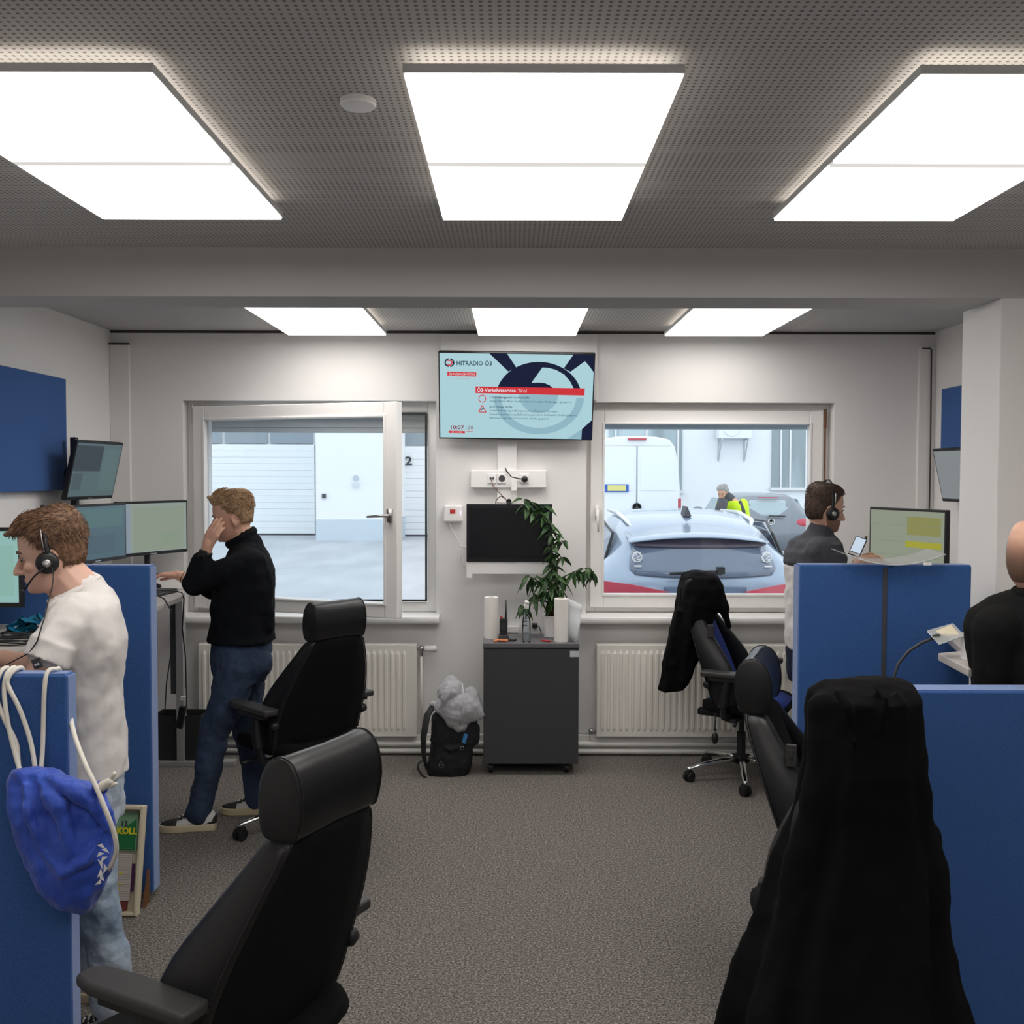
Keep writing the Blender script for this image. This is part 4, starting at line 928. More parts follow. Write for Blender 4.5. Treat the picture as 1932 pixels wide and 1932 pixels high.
# ================================================================== OFFICE CHAIRS
def make_chair(label, blue=False):
    t = thing('office_chair', label, 'office chair', (0, 0, 0))
    fab = M['chblue'] if blue else M['chfab']
    for k in range(5):
        a = 2 * PI * k / 5 + .3; d = Vector((math.cos(a), math.sin(a), 0)); s_ = Vector((-d.y, d.x, 0))
        rings = []
        for r, w_, z, h in ((.025, .024, .12, .045), (.12, .022, .115, .036), (.24, .018, .096, .028), (.32, .015, .076, .024), (.335, .008, .073, .018)):
            c = d * r + Vector((0, 0, z))
            rings.append([c + s_ * w_ * math.cos(q * PI / 4) + Vector((0, 0, h / 2 * math.sin(q * PI / 4))) for q in range(8)])
        lg = MB().loft(rings).build('leg', M['chrome'], t, smooth=True)
        c = d * .32
        R_ = Matrix.Rotation(a + .6, 3, 'Z')
        cs = MB()
        for s2 in (-.015, .015):
            p = c + R_ @ Vector((0, s2, 0)); ax = R_ @ Vector((0, 1, 0))
            cs.tube([p + Vector((0, 0, .03)) - ax * .010, p + Vector((0, 0, .03)) + ax * .010], .029, 20)
        cs.box(c + Vector((0, 0, .052)), (.05, .026, .022), R_).tube([c + Vector((0, 0, .05)), c + Vector((0, 0, .08))], .008, 8)
        cs.build('castor', M['black'], lg, bevel=.002)
    MB().lathe((0, 0, .09), [(.03, 0), (.034, .005), (.034, .06), (.026, .064), (.026, .19), (.016, .192), (.016, .30)], 24).build('gas_lift', M['black'], t, smooth=False)
    MB().bb(-.10, .10, -.14, .12, .375, .42).bb(-.24, .24, -.03, .03, .385, .405).bb(-.03, .03, -.26, -.1, .36, .40).build('tilt_mechanism', M['black_matte'], t, bevel=.01)
    # seat
    rings = []
    for y, w_, z0, z1 in ((-.20, .19, .435, .475), (-.17, .235, .42, .49), (0, .255, .415, .505), (.16, .255, .415, .505), (.24, .245, .42, .49), (.285, .215, .43, .468)):
        zm = (z0 + z1) / 2
        rings.append([(-w_, y, zm), (-w_ * .97, y, z1 + .012), (-w_ * .78, y, z1 + .012), (-w_ * .6, y, z1 - .008), (0, y, z1 - .012), (w_ * .6, y, z1 - .008), (w_ * .78, y, z1 + .012), (w_ * .97, y, z1 + .012), (w_, y, zm), (w_ * .93, y, z0), (0, y, z0), (-w_ * .93, y, z0)])
    MB().loft(rings).build('seat', M['chfab'], t, smooth=True, sub=1)
    if blue:
        rg = [[(-w_, y, z), (w_, y, z), (w_, y, z + .02), (0, y, z + .012), (-w_, y, z + .02)] for y, w_, z in ((-.16, .15, .480), (.0, .17, .488), (.2, .17, .488), (.27, .15, .465))]
        MB().loft(rg).build('seat_cover', fab, t, smooth=True)
    # backrest
    ZS = [.44, .51, .61, .73, .85, .94, .99, 1.012]
    HW = [.225, .245, .25, .238, .205, .170, .148, .125]
    YB_ = [-.105, -.130, -.160, -.205, -.252, -.285, -.300, -.300]
    DP = [.11, .16, .19, .18, .14, .108, .09, .065]
    def fine(L_):
        o = []
        for i in range(len(L_) - 1):
            p0, p1, p2, p3 = L_[max(i - 1, 0)], L_[i], L_[i + 1], L_[min(i + 2, len(L_) - 1)]
            for u in (0, 1 / 3, 2 / 3): o.append(.5 * (2 * p1 + (p2 - p0) * u + (2 * p0 - 5 * p1 + 4 * p2 - p3) * u * u + (3 * p1 - p0 - 3 * p2 + p3) * u ** 3))
        return o + [L_[-1]]
    ZS, HW, YB_, DP = fine(ZS), fine(HW), fine(YB_), fine(DP)
    rings = []
    for z, w_, yb, d in zip(ZS, HW, YB_, DP):
        rings.append([(-w_, yb + .035, z), (-w_ * .96, yb + .008, z), (-w_ * .6, yb - .004, z), (0, yb - .010, z), (w_ * .6, yb - .004, z), (w_ * .96, yb + .008, z), (w_, yb + .035, z), (w_ * .9, yb + .05, z), (0, yb + .045, z), (-w_ * .9, yb + .05, z)])
    MB().loft(rings).build('back_shell', M['chfab'], t, smooth=True)
    rings = []
    for z, w_, yb, d in zip(ZS, HW, YB_, DP):
        w2 = w_ - .045; q = .03
        rings.append([(-w2, yb + .03, z), (w2, yb + .03, z), (w2, yb + .075, z), (w2 * .5, yb + .085 + q * .5, z), (0, yb + .085 + q * .5, z), (-w2 * .5, yb + .085 + q * .5, z), (-w2, yb + .075, z)])
    MB().loft(rings).build('back_cushion', fab, t, smooth=True)
    for s_ in (-1, 1):
        rings = []
        for z, w_, yb, d in zip(ZS, HW, YB_, DP):
            xo = s_ * (w_ + .008); xi = s_ * (w_ - .05)
            f = yb + d
            rings.append([(xo, yb + .02, z), (xo, yb + d * .6, z), (xo - s_ * .004, f - .015, z), (xo - s_ * .02, f, z), (xi + s_ * .014, f - .004, z), (xi, f - .03, z), (xi, yb + .02, z), (xo - s_ * .012, yb + .008, z)])
        bo = MB().loft(rings).build('side_bolster', M['leather'], t, smooth=True)
        MB().tube([(s_ * (w_ + .009), yb + .016, z) for z, w_, yb in zip(ZS, HW, YB_)], .003, 6).build('piping', M['leather'], bo, smooth=True)
        # height knob of the armrest, side switch
        MB().lathe((s_ * .245, -.14, .60), [(.004, 0), (.02, s_ * .003), (.024, s_ * .012), (.018, s_ * .035), (.004, s_ * .037)], 18, 'X').build('lumbar_knob', M['black'], bo, smooth=True)
        ar = MB()
        pl_ = [(s_ * .285 - .045, -.165), (s_ * .285 + .040, -.165), (s_ * .285 + .046, .05), (s_ * .285 + .036, .16), (s_ * .285 + .012, .185), (s_ * .285 - .03, .18), (s_ * .285 - .047, .12)]
        ar.prism([(a_, b2, .655) for a_, b2 in pl_], (0, 0, .03)); 
        ao = ar.build('armrest', M['armpad'], t, bevel=.010, seg=3)
        MB().bb(s_ * .285 - .03, s_ * .285 + .03, -.12, .11, .632, .656).tube([(s_ * .285, -.02, .635), (s_ * .29, -.03, .56), (s_ * .285, -.04, .48)], .026, 10).tube([(s_ * .285, -.04, .49), (s_ * .27, -.04, .42), (s_ * .2, -.02, .395)], .018, 10).build('arm_post', M['black'], ao, smooth=False, bevel=.004)
    sw_ = MB().box((.212, -.135, .90), (.010, .035, .075)).build('side_handle', M['steel'] if False else M['armpad'], t, bevel=.004)
    MB().box((.218, -.135, .905), (.004, .012, .03)).build('switch', M['gasket'], sw_, bevel=.002)
    # headrest
    prof = [(-.315, 1.040), (-.298, 1.020), (-.235, 1.016), (-.212, 1.034), (-.205, 1.085), (-.212, 1.145), (-.235, 1.185), (-.268, 1.200), (-.300, 1.188), (-.320, 1.155), (-.327, 1.10)]
    pr2 = [(y, z - .01) for y, z in prof]
    sp_ = []
    for i in range(len(pr2)):
        p0, p1, p2, p3 = pr2[i - 1], pr2[i], pr2[(i + 1) % len(pr2)], pr2[(i + 2) % len(pr2)]
        for u in (0, 1 / 3, 2 / 3): sp_.append(tuple(.5 * (2 * p1[q] + (p2[q] - p0[q]) * u + (2 * p0[q] - 5 * p1[q] + 4 * p2[q] - p3[q]) * u * u + (3 * p1[q] - p0[q] - 3 * p2[q] + p3[q]) * u ** 3) for q in (0, 1)))
    pr2 = sp_
    cy = sum(y for y, z in pr2) / len(pr2); czz = sum(z for y, z in pr2) / len(pr2)
    rings = []
    for x_, k in ((-.150, .90), (-.146, .985), (-.140, 1.0), (-.07, 1.0), (0, .985), (.07, 1.0), (.140, 1.0), (.146, .985), (.150, .90)):
        rings.append([(x_, cy + (y - cy) * k + (.012 if abs(x_) < .1 else 0) * (-1 if y > cy else 0), czz + (z - czz) * k) for y, z in pr2])
    hr = MB().loft(rings).build('headrest', M['leather'], t, smooth=True)
    md = hr.modifiers.new('b', 'BEVEL'); md.width = .004; md.segments = 2; md.angle_limit = math.radians(35)
    for x_ in (-.1415, .1415):
        MB().tube([(x_, cy + (y - cy) * 1.005, czz + (z - czz) * 1.005) for y, z in pr2 + [pr2[0]]], .0022, 6).build('headrest_piping', M['leather'], hr, smooth=True)
    MB().tube([(-.06, -.26, .96), (-.06, -.262, 1.03)], .008, 10).tube([(.06, -.26, .96), (.06, -.262, 1.03)], .008, 10).build('headrest_post', M['chrome'], t, smooth=True)
    MB().tube([(.20, .02, .40), (.26, .03, .395), (.30, .03, .39)], [.007, .007, .011], 8).build('lever', M['black'], t, smooth=True)
    MB().tube([(-.20, .06, .40), (-.27, .07, .395), (-.31, .07, .39)], [.007, .007, .011], 8).build('lever', M['black'], t, smooth=True)
    MB().tube([(.22, -.10, .42), (.225, -.10, .34)], .004, 6).ell((.225, -.10, .285), (.02, .02, .034)).ell((.225, -.10, .335), (.009, .009, .012)).build('pump_bulb', M['black'], t, smooth=True)
    return t
def put(t, x, y, deg): t.location = (x, y, 0); t.rotation_euler = (0, 0, math.radians(deg)); return t
chA = make_chair('black leather office chair, nearest at the lower left, its big headrest toward the camera')
chG = make_chair('office chair with blue seat and back, jacket on its headrest, near the right window', True)
chB = copy_tree(chA); chB['label'] = 'black office chair behind the man in black, in front of the left radiator'
chC = copy_tree(chA); chC['label'] = 'black leather office chair seen side-on, just left of the large hanging coat'
chD = copy_tree(chA); chD['label'] = 'office chair buried under the large black coat, lower right'
put(chA, -.665, 2.35, 61.9); put(chB, -1.05, 4.93, 47); put(chC, 1.10, 3.28, -111); put(chG, 1.36, 5.78, -116); put(chD, .862, 2.62, -2)
for ch in chD.children:
    if not ch.name.startswith(('leg', 'gas_lift')): ch.location.z += .09; ch.scale.x = .5 if ch.name.startswith('headrest') else .70
for ch in list(chD.children_recursive):
    if ch.name.startswith(('lever', 'lumbar_knob', 'pump_bulb', 'side_handle', 'switch')): bpy.data.objects.remove(ch)
for ch in list(chD.children):
    if ch.name.startswith('armrest'):
        for g_ in list(ch.children): bpy.data.objects.remove(g_)
        bpy.data.objects.remove(ch)

# ------------------------------------------------------------------ coats
def drape(name, label, cat, secs, m, n=36, folds=7, famp=.03, seed=1, vox=.010, disp=((.25, .03), (.07, .012)), extra=None):
    """secs: (centre, half-x, half-y, fold strength) from the top down"""
    rnd = random.Random(seed); ph = rnd.random() * 6
    rings = []
    for (c, a, b_, f) in secs:
        ring = []
        for j in range(n):
            th = 2 * PI * j / n
            k = 1 + famp / max(a, .05) * f * (math.sin(folds * th + ph) + .5 * math.sin((folds * 2 - 3) * th + ph * 2))
            ct, st_ = math.cos(th), math.sin(th)
            ex = .75
            ring.append(Vector(c) + Vector((a * k * math.copysign(abs(ct) ** ex, ct), b_ * k * math.copysign(abs(st_) ** ex, st_), 0)))
        rings.append(ring)
    mb = MB().loft(rings)
    if extra: extra(mb)
    t = mb.build(name, m, None); remesh(t, vox, 3, disp); return tag(t, label, cat)
def cs(pxl, pxr, py, Y, b_, f):
    l = W(pxl, py, Y); r = W(pxr, py, Y); c = (l + r) / 2; return (c, (r.x - l.x) / 2, b_, f)
def sl(mb):
    mb.cone(W(1556, 1340, 2.36), W(1540, 1540, 2.34), .045, .045); mb.cone(W(1540, 1540, 2.34), W(1492, 1740, 2.33), .045, .04)
    mb.cone(W(1748, 1580, 2.42), W(1752, 1650, 2.42), .032, .030)
    mb.tube([W(1575, 1300, 2.30), W(1600, 1335, 2.262), W(1618, 1420, 2.25)], [.008, .014, .003], 8); mb.tube([W(1650, 1296, 2.30), W(1672, 1320, 2.262), W(1664, 1390, 2.25)], [.008, .012, .003], 8); mb.tube([W(1690, 1298, 2.31), W(1708, 1330, 2.275), W(1712, 1430, 2.26)], [.008, .012, .003], 8)
drape('hooded_coat', 'long black coat draped over a chair at the lower right, hanging almost to the floor', 'coat',
      [cs(1600, 1690, 1284, 2.40, .04, 0), cs(1560, 1715, 1290, 2.40, .085, 0), cs(1536, 1727, 1308, 2.40, .13, .1), cs(1528, 1731, 1350, 2.40, .14, .1), cs(1524, 1735, 1440, 2.39, .15, .15), cs(1512, 1744, 1530, 2.41, .15, .25), cs(1490, 1758, 1600, 2.42, .175, .4), cs(1448, 1768, 1700, 2.41, .20, .6), cs(1420, 1780, 1800, 2.38, .21, .8), cs(1392, 1803, 1910, 2.34, .22, 1), cs(1375, 1818, 2010, 2.33, .22, 1.1)],
      M['coat'], n=72, folds=9, famp=.022, vox=.008, extra=sl)
def sl2(mb):
    mb.cone(W(1345, 1100, 5.80), W(1366, 1150, 5.78), .05, .035); mb.cone(W(1366, 1150, 5.78), W(1375, 1182, 5.78), .032, .02)
    mb.tube([W(1310, 1130, 5.74), W(1296, 1210, 5.75), W(1286, 1300, 5.76)], [.03, .034, .024], 10)
    mb.tube([W(1282, 1150, 5.76), W(1268, 1220, 5.76), W(1258, 1300, 5.77)], [.02, .030, .026], 10)
drape('jacket', 'black jacket hanging off the headrest of the blue chair near the right window', 'jacket',
      [cs(1305, 1340, 1078, 5.9, .08, 0), cs(1289, 1354, 1086, 5.9, .165, 0), cs(1281, 1362, 1106, 5.9, .19, .1), cs(1276, 1358, 1140, 5.9, .19, .2), cs(1268, 1338, 1180, 5.88, .16, .5), cs(1259, 1322, 1220, 5.85, .12, .8), cs(1250, 1308, 1260, 5.83, .10, 1), cs(1243, 1290, 1301, 5.82, .08, 1)],
      M['coat'], folds=6, famp=.010, extra=sl2, vox=.009, seed=4, disp=((.12, .02), (.05, .012)))
# ================================================================== PEOPLE
#          z      back    front   half width   (local head frame: +Y is where the face looks)
HP = [(.124, -.045, .020, .028), (.119, -.066, .045, .048), (.108, -.083, .063, .062), (.090, -.093, .077, .070), (.065, -.099, .087, .075), (.040, -.101, .091, .077), (.012, -.100, .090, .077),
      (-.012, -.097, .083, .0755), (-.030, -.092, .083, .073), (-.048, -.084, .086, .070), (-.064, -.072, .087, .066), (-.080, -.058, .085, .061), (-.095, -.042, .082, .054), (-.108, -.022, .077, .044), (-.117, .005, .066, .030)]
def head_ring(z, bk, fr, w, off=None, n=40):
    cy, hy = (bk + fr) / 2, (fr - bk) / 2; r = []
    for j in range(n):
        th = 2 * PI * j / n; s_, c_ = math.sin(th), math.cos(th)      # c=+1 is the face
        x = w * math.copysign(abs(s_) ** .92, s_); y = cy + hy * math.copysign(abs(c_) ** .9, c_)
        if off:
            k = off(th, z); L_ = math.hypot(x, y - cy) or 1
            x += x / L_ * k; y += (y - cy) / L_ * k
            r.append((x, y, z + (k * 1.0 * max(0, (z - .06) / .06) if k > 0 else 0)))
        else: r.append((x, y, z))
    return r
def add_head(mb, T, k=1.0, nose=1.0, jaw=1.0, ears=True):
    h = MB()
    h.loft([head_ring(z, b_, f, w * (jaw if z < -.04 else 1)) for z, b_, f, w in HP])
    h.cone((0, .083, .008), (0, .103 + .006 * nose, -.036), .0085, .0115, 10)
    h.cone((0, .088, -.040), (0, .106 + .006 * nose, -.041), .012, .0095, 10)
    for s_ in (-1, 1):
        h.ell((s_ * .0125, .092, -.043), (.0085, .011, .008), nu=10, nv=8)
        h.cone((s_ * .010, .084, .020), (s_ * .045, .070, .022), .010, .008, 8)
        h.ell((s_ * .043, .062, -.028), (.022, .022, .018), nu=12, nv=8)
        if ears:
            R_ = Matrix.Rotation(-s_ * .35, 3, 'Z') @ Matrix.Rotation(-.18, 3, 'X')
            e = Vector((s_ * .081, -.012, -.016))
            h.ell(e, (.007, .018, .031), R_, 12, 10)
            h.tube([e + R_ @ Vector((s_ * .007, .014 * math.cos(a), .004 + .028 * math.sin(a))) for a in [x * .5 - .9 for x in range(9)]], .0042, 6)
            h.ell(e + Vector((0, .004, -.026)), (.005, .009, .010), R_, 8, 6)
    h.cone((-.020, .082, -.0635), (.020, .082, -.0635), .0075, .0075, 8)
    h.cone((-.016, .082, -.0755), (.016, .082, -.0755), .0080, .0080, 8)
    h.ell((0, .075, -.100), (.020, .016, .015), nu=12, nv=8)
    mb.add([T @ (p * k) for p in h.v], h.f)
def place_head(c, face, tilt=0.0, up=Vector((0, 0, 1))):
    """head frame at c looking along face (3-D vector)"""
    f = Vector(face).normalized(); r = f.cross(up).normalized(); u = r.cross(f).normalized()
    R_ = Matrix(((r.x, f.x, u.x), (r.y, f.y, u.y), (r.z, f.z, u.z)))
    R_ = R_ @ Matrix.Rotation(tilt, 3, 'Y')
    return Matrix.Translation(c) @ R_.to_4x4()
def hair_off(th, z, thick, front, side, back, line):
    c = math.cos(th)                         # 1 front, -1 back
    # height of the hair line for this direction
    if c > .62: hl = front
    elif c > .05: hl = front + (side - front) * (.62 - c) / .57
    elif c > -.35: hl = side + (back - side) * (.05 - c) / .40 * .6
    else: hl = back
    u = (z - hl) / line
    u = max(0, min(1, u)); u = u * u * (3 - 2 * u)
    t = thick(c, z)
    return -.006 + (t + .006) * u
def add_hair(name, T, k, parent, m, thick, front=.066, side=.0, back=-.068, line=.022, strands=1500, length=.035, rad=.0011, seed=1, lift=.35, flow=(0, -1, -.2), quiff=None, vox=.0035, cover=None):
    off = lambda th, z: hair_off(th, z, thick, front, side, back, line)
    zs = HP + []
    h = MB().loft([head_ring(z, b_, f, w, off, 48) for z, b_, f, w in zs])
    hb = MB().add([T @ (p * k) for p in h.v], h.f)
    if quiff: 
        q = MB(); quiff(q); hb.add([T @ (p * k) for p in q.v], q.f)
    o = hb.build(name, m, parent, smooth=True)
    remesh(o, vox, 2, [(.02, .0015)])
    rnd = random.Random(seed); s_ = MB(); made = 0; tries = 0
    fl = Vector(flow)
    while made < strands and tries < strands * 12:
        tries += 1
        i = rnd.randrange(0, len(HP) - 1); t_ = rnd.random(); A, B = HP[i], HP[i + 1]
        z, bk, fr, w = [A[q] + (B[q] - A[q]) * t_ for q in range(4)]
        th = rnd.uniform(0, 2 * PI)
        kk = off(th, z)
        if kk < .35 * thick(math.cos(th), z): continue
        cy, hy = (bk + fr) / 2, (fr - bk) / 2
        p = Vector(((w + kk) * math.sin(th), cy + (hy + kk) * math.cos(th), z + kk * max(0, (z - .06) / .06)))
        nrm = Vector((p.x, p.y - cy, max(-.02, (z - .02)) * 1.1)).normalized()
        if cover and not cover(p): continue
        tg = fl - nrm * fl.dot(nrm)
        tg = tg * max(0, nrm.z + .1) * 1.2 + Vector((0, -.25, -1.0)) * max(0, 1 - nrm.z * 1.2)
        tg = (tg + Vector((rnd.gauss(0, .16), rnd.gauss(0, .16), rnd.gauss(0, .12)))); tg = tg - nrm * tg.dot(nrm)
        if tg.length < .01: continue
        tg.normalize()
        L_ = length * rnd.uniform(.5, 1.15) * (1 if z > .05 else .5) * (1.0 if z > -.03 else .6)
        pts = [p - nrm * .002, p + tg * L_ * .4 + nrm * lift * L_ * .4, p + tg * L_ * .8 + nrm * lift * L_ * .45, p + tg * L_ + nrm * lift * L_ * .25]
        s_.tube([T @ (q * k) for q in pts], [rad, rad * 1.1, rad * .8, rad * .2], 3, cap=False); made += 1
    s_.build('hair_strands', m, o, smooth=True)
    return o
def add_eyes(T, k, parent, brow):
    e = MB(); i = MB(); b_ = MB()
    for s_ in (-1, 1):
        c = Vector((s_ * .031, .0765, .000))
        e.ell(T @ (c * k), (.0095 * k, .0095 * k, .0075 * k), nu=12, nv=8)
        R3 = T.to_3x3()
        i.ell(T @ ((c + Vector((0, .0058, -.002))) * k), (.0055 * k, .0055 * k, .0052 * k), nu=10, nv=8)
        pts = [Vector((s_ * .014, .0945, .021)), Vector((s_ * .030, .0915, .026)), Vector((s_ * .050, .078, .020))]
        b_.tube([T @ (p * k) for p in pts], [.003, .0038, .0018], 6)
        b_.tube([T @ (p * k) for p in [Vector((s_ * .020, .0875, .005)), Vector((s_ * .031, .0900, .0075)), Vector((s_ * .043, .084, .004))]], .0016, 5)
    e.build('eyes', M['eyew'], parent, smooth=True); i.build('irises', M['iris'], parent, smooth=True); b_.build('eyebrows', brow, parent, smooth=True)
    l = MB(); l.tube([T @ (p * k) for p in [Vector((-.021, .0815, -.0695)), Vector((-.008, .0895, -.0688)), Vector((.008, .0895, -.0688)), Vector((.021, .0815, -.0695))]], [.0022, .0048, .0048, .0022], 6)
    l.build('lips', M['lip'], parent, smooth=True)

def sec_ring(c, a, b_, lat, fwd, n=28, ex=.85):
    r = []
    for j in range(n):
        th = 2 * PI * j / n; ct, st_ = math.cos(th), math.sin(th)
        r.append(c + lat * a * math.copysign(abs(ct) ** ex, ct) + fwd * b_ * math.copysign(abs(st_) ** ex, st_))
    return r
def torso(mb, secs, lat, fwd, g=0.0, cap=True):
    mb.loft([sec_ring(c, a + g, b_ + g, lat, fwd) for c, a, b_ in secs]); return mb
def chain(mb, js, g=0.0, n=14):
    for (p, r1), (q, r2) in zip(js[:-1], js[1:]): mb.cone(p, q, r1 + g, r2 + g, n)
    return mb

def hand(mb, wrist, dirv, palm, size=1.0, curl=.3, spread=.12, thumb=1, thumb_open=.7, curls=None):
    """wrist point, direction of the metacarpals, palm normal (the way the palm faces), thumb=+1/-1 side"""
    d = Vector(dirv).normalized(); pn = Vector(palm); pn = (pn - d * pn.dot(d)).normalized(); sd = d.cross(pn).normalized() * thumb
    S_ = size; w = Vector(wrist)
    mb.cone(w - d * .02 * S_, w + d * .02 * S_, .023 * S_, .024 * S_)
    offs = (.030, .010, -.011, -.030); lens = (.070, .078, .073, .058); rr = (.0092, .0095, .0090, .0080)
    for i in range(4):
        base = w + d * (.085 - .006 * abs(i - 1)) * S_ + sd * offs[i] * S_ * .92 - pn * .002
        mb.cone(w + sd * offs[i] * .55 * S_ + d * .01, base, .0145 * S_, .0115 * S_, 10)
        c = curls[i] if curls else curl
        dd = (d + sd * spread * offs[i] / .03).normalized(); p = base
        for kx, fr in enumerate((.46, .31, .23)):
            a = c * (0.8 + .25 * kx)
            dd = (dd * math.cos(a) + pn * math.sin(a)).normalized()
            q = p + dd * lens[i] * fr * S_
            mb.cone(p, q, rr[i] * S_ * (1 - .09 * kx), rr[i] * S_ * (.93 - .09 * kx), 10); p = q
    t0 = w + d * .022 * S_ + sd * .022 * S_ + pn * .006; t1 = t0 + (d * .8 + sd * thumb_open + pn * .35).normalized() * .040 * S_
    t2 = t1 + (d * 1.0 + sd * thumb_open * .45 + pn * .25).normalized() * .032 * S_; t3 = t2 + (d + sd * .1 + pn * .25).normalized() * .026 * S_
    mb.cone(t0, t1, .0150 * S_, .0125 * S_, 10); mb.cone(t1, t2, .0115 * S_, .0105 * S_, 10); mb.cone(t2, t3, .0105 * S_, .0085 * S_, 10)
    mb.cone(w + pn * .010 + sd * .015 * S_, w + d * .05 * S_ + sd * .02 * S_ + pn * .010, .012 * S_, .010 * S_, 10)

def shoe(ankle, toe_dir, parent, upper, sole, L_=.29):
    d = Vector((toe_dir[0], toe_dir[1], 0)).normalized(); s_ = Vector((-d.y, d.x, 0)); a = Vector((ankle[0], ankle[1], 0))
    def ring(z, g=0):
        r = []
        for t_, w_ in ((-.075, .020), (-.07, .034), (-.03, .039), (.03, .038), (.09, .045), (.14, .049), (.18, .040), (.205, .018)):
            r.append((t_, w_ + g))
        pts = [a + d * t_ + s_ * w_ + Vector((0, 0, z)) for t_, w_ in r] + [a + d * t_ - s_ * w_ + Vector((0, 0, z)) for t_, w_ in r[::-1]]
        return pts
    MB().loft([ring(.0, .0), ring(.006, .004), ring(.032, .003), ring(.036, -.001)]).build('shoe_sole', sole, parent, bevel=.002)
    rings = []
    for t_, w_, h in ((-.072, .018, .075), (-.06, .032, .095), (-.02, .036, .092), (.03, .034, .090), (.07, .038, .075), (.12, .043, .056), (.165, .040, .046), (.195, .022, .038)):
        c = a + d * t_
        rings.append([c + s_ * (w_ * math.cos(q * PI / 10)) + Vector((0, 0, .03 + (h - .03) * math.sin(q * PI / 10))) for q in range(11)])
    u = MB().loft(rings).build('shoe_upper', upper, parent, smooth=True)
    toe = MB(); rings = []
    for t_, w_, h in ((.115, .0448, .060), (.14, .0445, .055), (.168, .0405, .049), (.198, .0225, .040)):
        c = a + d * t_
        rings.append([c + s_ * (w_ * math.cos(q * PI / 10)) + Vector((0, 0, .031 + (h - .030) * math.sin(q * PI / 10))) for q in range(11)])
    toe.loft(rings).build('toe_cap', M['black_matte'], u, smooth=True)
    he = MB(); rings = []
    for t_, w_, h in ((-.075, .0195, .074), (-.062, .0340, .080), (-.035, .0370, .060)):
        c = a + d * t_
        rings.append([c + s_ * (w_ * math.cos(q * PI / 10)) + Vector((0, 0, .031 + (h - .030) * math.sin(q * PI / 10))) for q in range(11)])
    he.loft(rings).build('heel_patch', M['black_matte'], u, smooth=True)
    tg = MB().loft([[a + d * t_ + s_ * w_ * f_ + Vector((0, 0, z)) for f_ in (-1, 0, 1)] + [a + d * t_ + s_ * w_ * f_ + Vector((0, 0, z - .01)) for f_ in (1, 0, -1)] for t_, w_, z in ((.02, .02, .105), (.06, .022, .086), (.11, .024, .066))]).build('shoe_tongue', M['black_matte'], u)
    lc = MB()
    for k in range(5):
        t_ = .035 + k * .017; z = .101 - k * .0085
        lc.tube([a + d * t_ + s_ * -.024 + Vector((0, 0, z - .008)), a + d * (t_ + .004) + Vector((0, 0, z + .003)), a + d * t_ + s_ * .024 + Vector((0, 0, z - .008))], .0032, 6)
    lc.build('laces', M['rope'], u, smooth=True)

def headset(T, k, label, side, mic=True, cord=None):
    R3 = T.to_3x3(); P = lambda x, y, z: T @ (Vector((x, y, z)) * k)
    t = thing('headset', label, 'headset', P(0, 0, .13))
    pts = [P(.098 * math.cos(a), -.002 - .006 * math.sin(a), -.005 + .158 * math.sin(a)) for a in [PI * i / 24 for i in range(25)]]
    MB().tube(pts, .0085, 8, flat=(1, .55)).build('headband', M['black'], t, smooth=True)
    MB().tube([P(side * (.1005 - .0), .006, .015), P(side * .101, .006, .045), P(side * .0955, .004, .085)], .0022, 6).build('metal_slider', M['steel'], t, smooth=True)
    for s_ in (-1, 1):
        c = P(s_ * .094, .006, -.022); ax = (R3 @ Vector((s_, 0, 0))).normalized()
        e = MB(); rings = []
        u1 = (R3 @ Vector((0, 1, 0))).normalized(); u2 = (R3 @ Vector((0, 0, 1))).normalized()
        for r, h in ((.024, -.016), (.033, -.014), (.035, -.004), (.033, .006), (.024, .011), (.01, .013)):
            rings.append([c + ax * h + u1 * r * math.cos(q * PI / 12) + u2 * r * math.sin(q * PI / 12) for q in range(24)])
        ec = e.loft(rings).build('ear_cushion', M['black'], t, smooth=True)
        rings = [[c + ax * h + u1 * r * math.cos(q * PI / 10) + u2 * r * math.sin(q * PI / 10) for q in range(20)] for r, h in ((.012, .012), (.012, .016), (.008, .018), (.0, .018))]
        MB().loft(rings).build('ear_cap', M['steel'], ec, smooth=True)
    if mic:
        MB().tube([P(side * .104, .01, -.03), P(side * .100, .05, -.055), P(side * .080, .088, -.090)], [.004, .0028, .0035], 8).ell(P(side * .078, .093, -.094), .0065 * k).build('microphone_boom', M['black'], t, smooth=True)
    if cord: MB().tube(cord, .002, 6).build('headset_cord', M['black'], t, smooth=True)
    return t

Zv = Vector((0, 0, 1))
def V2(x, y, z): return Vector((x, y, z))

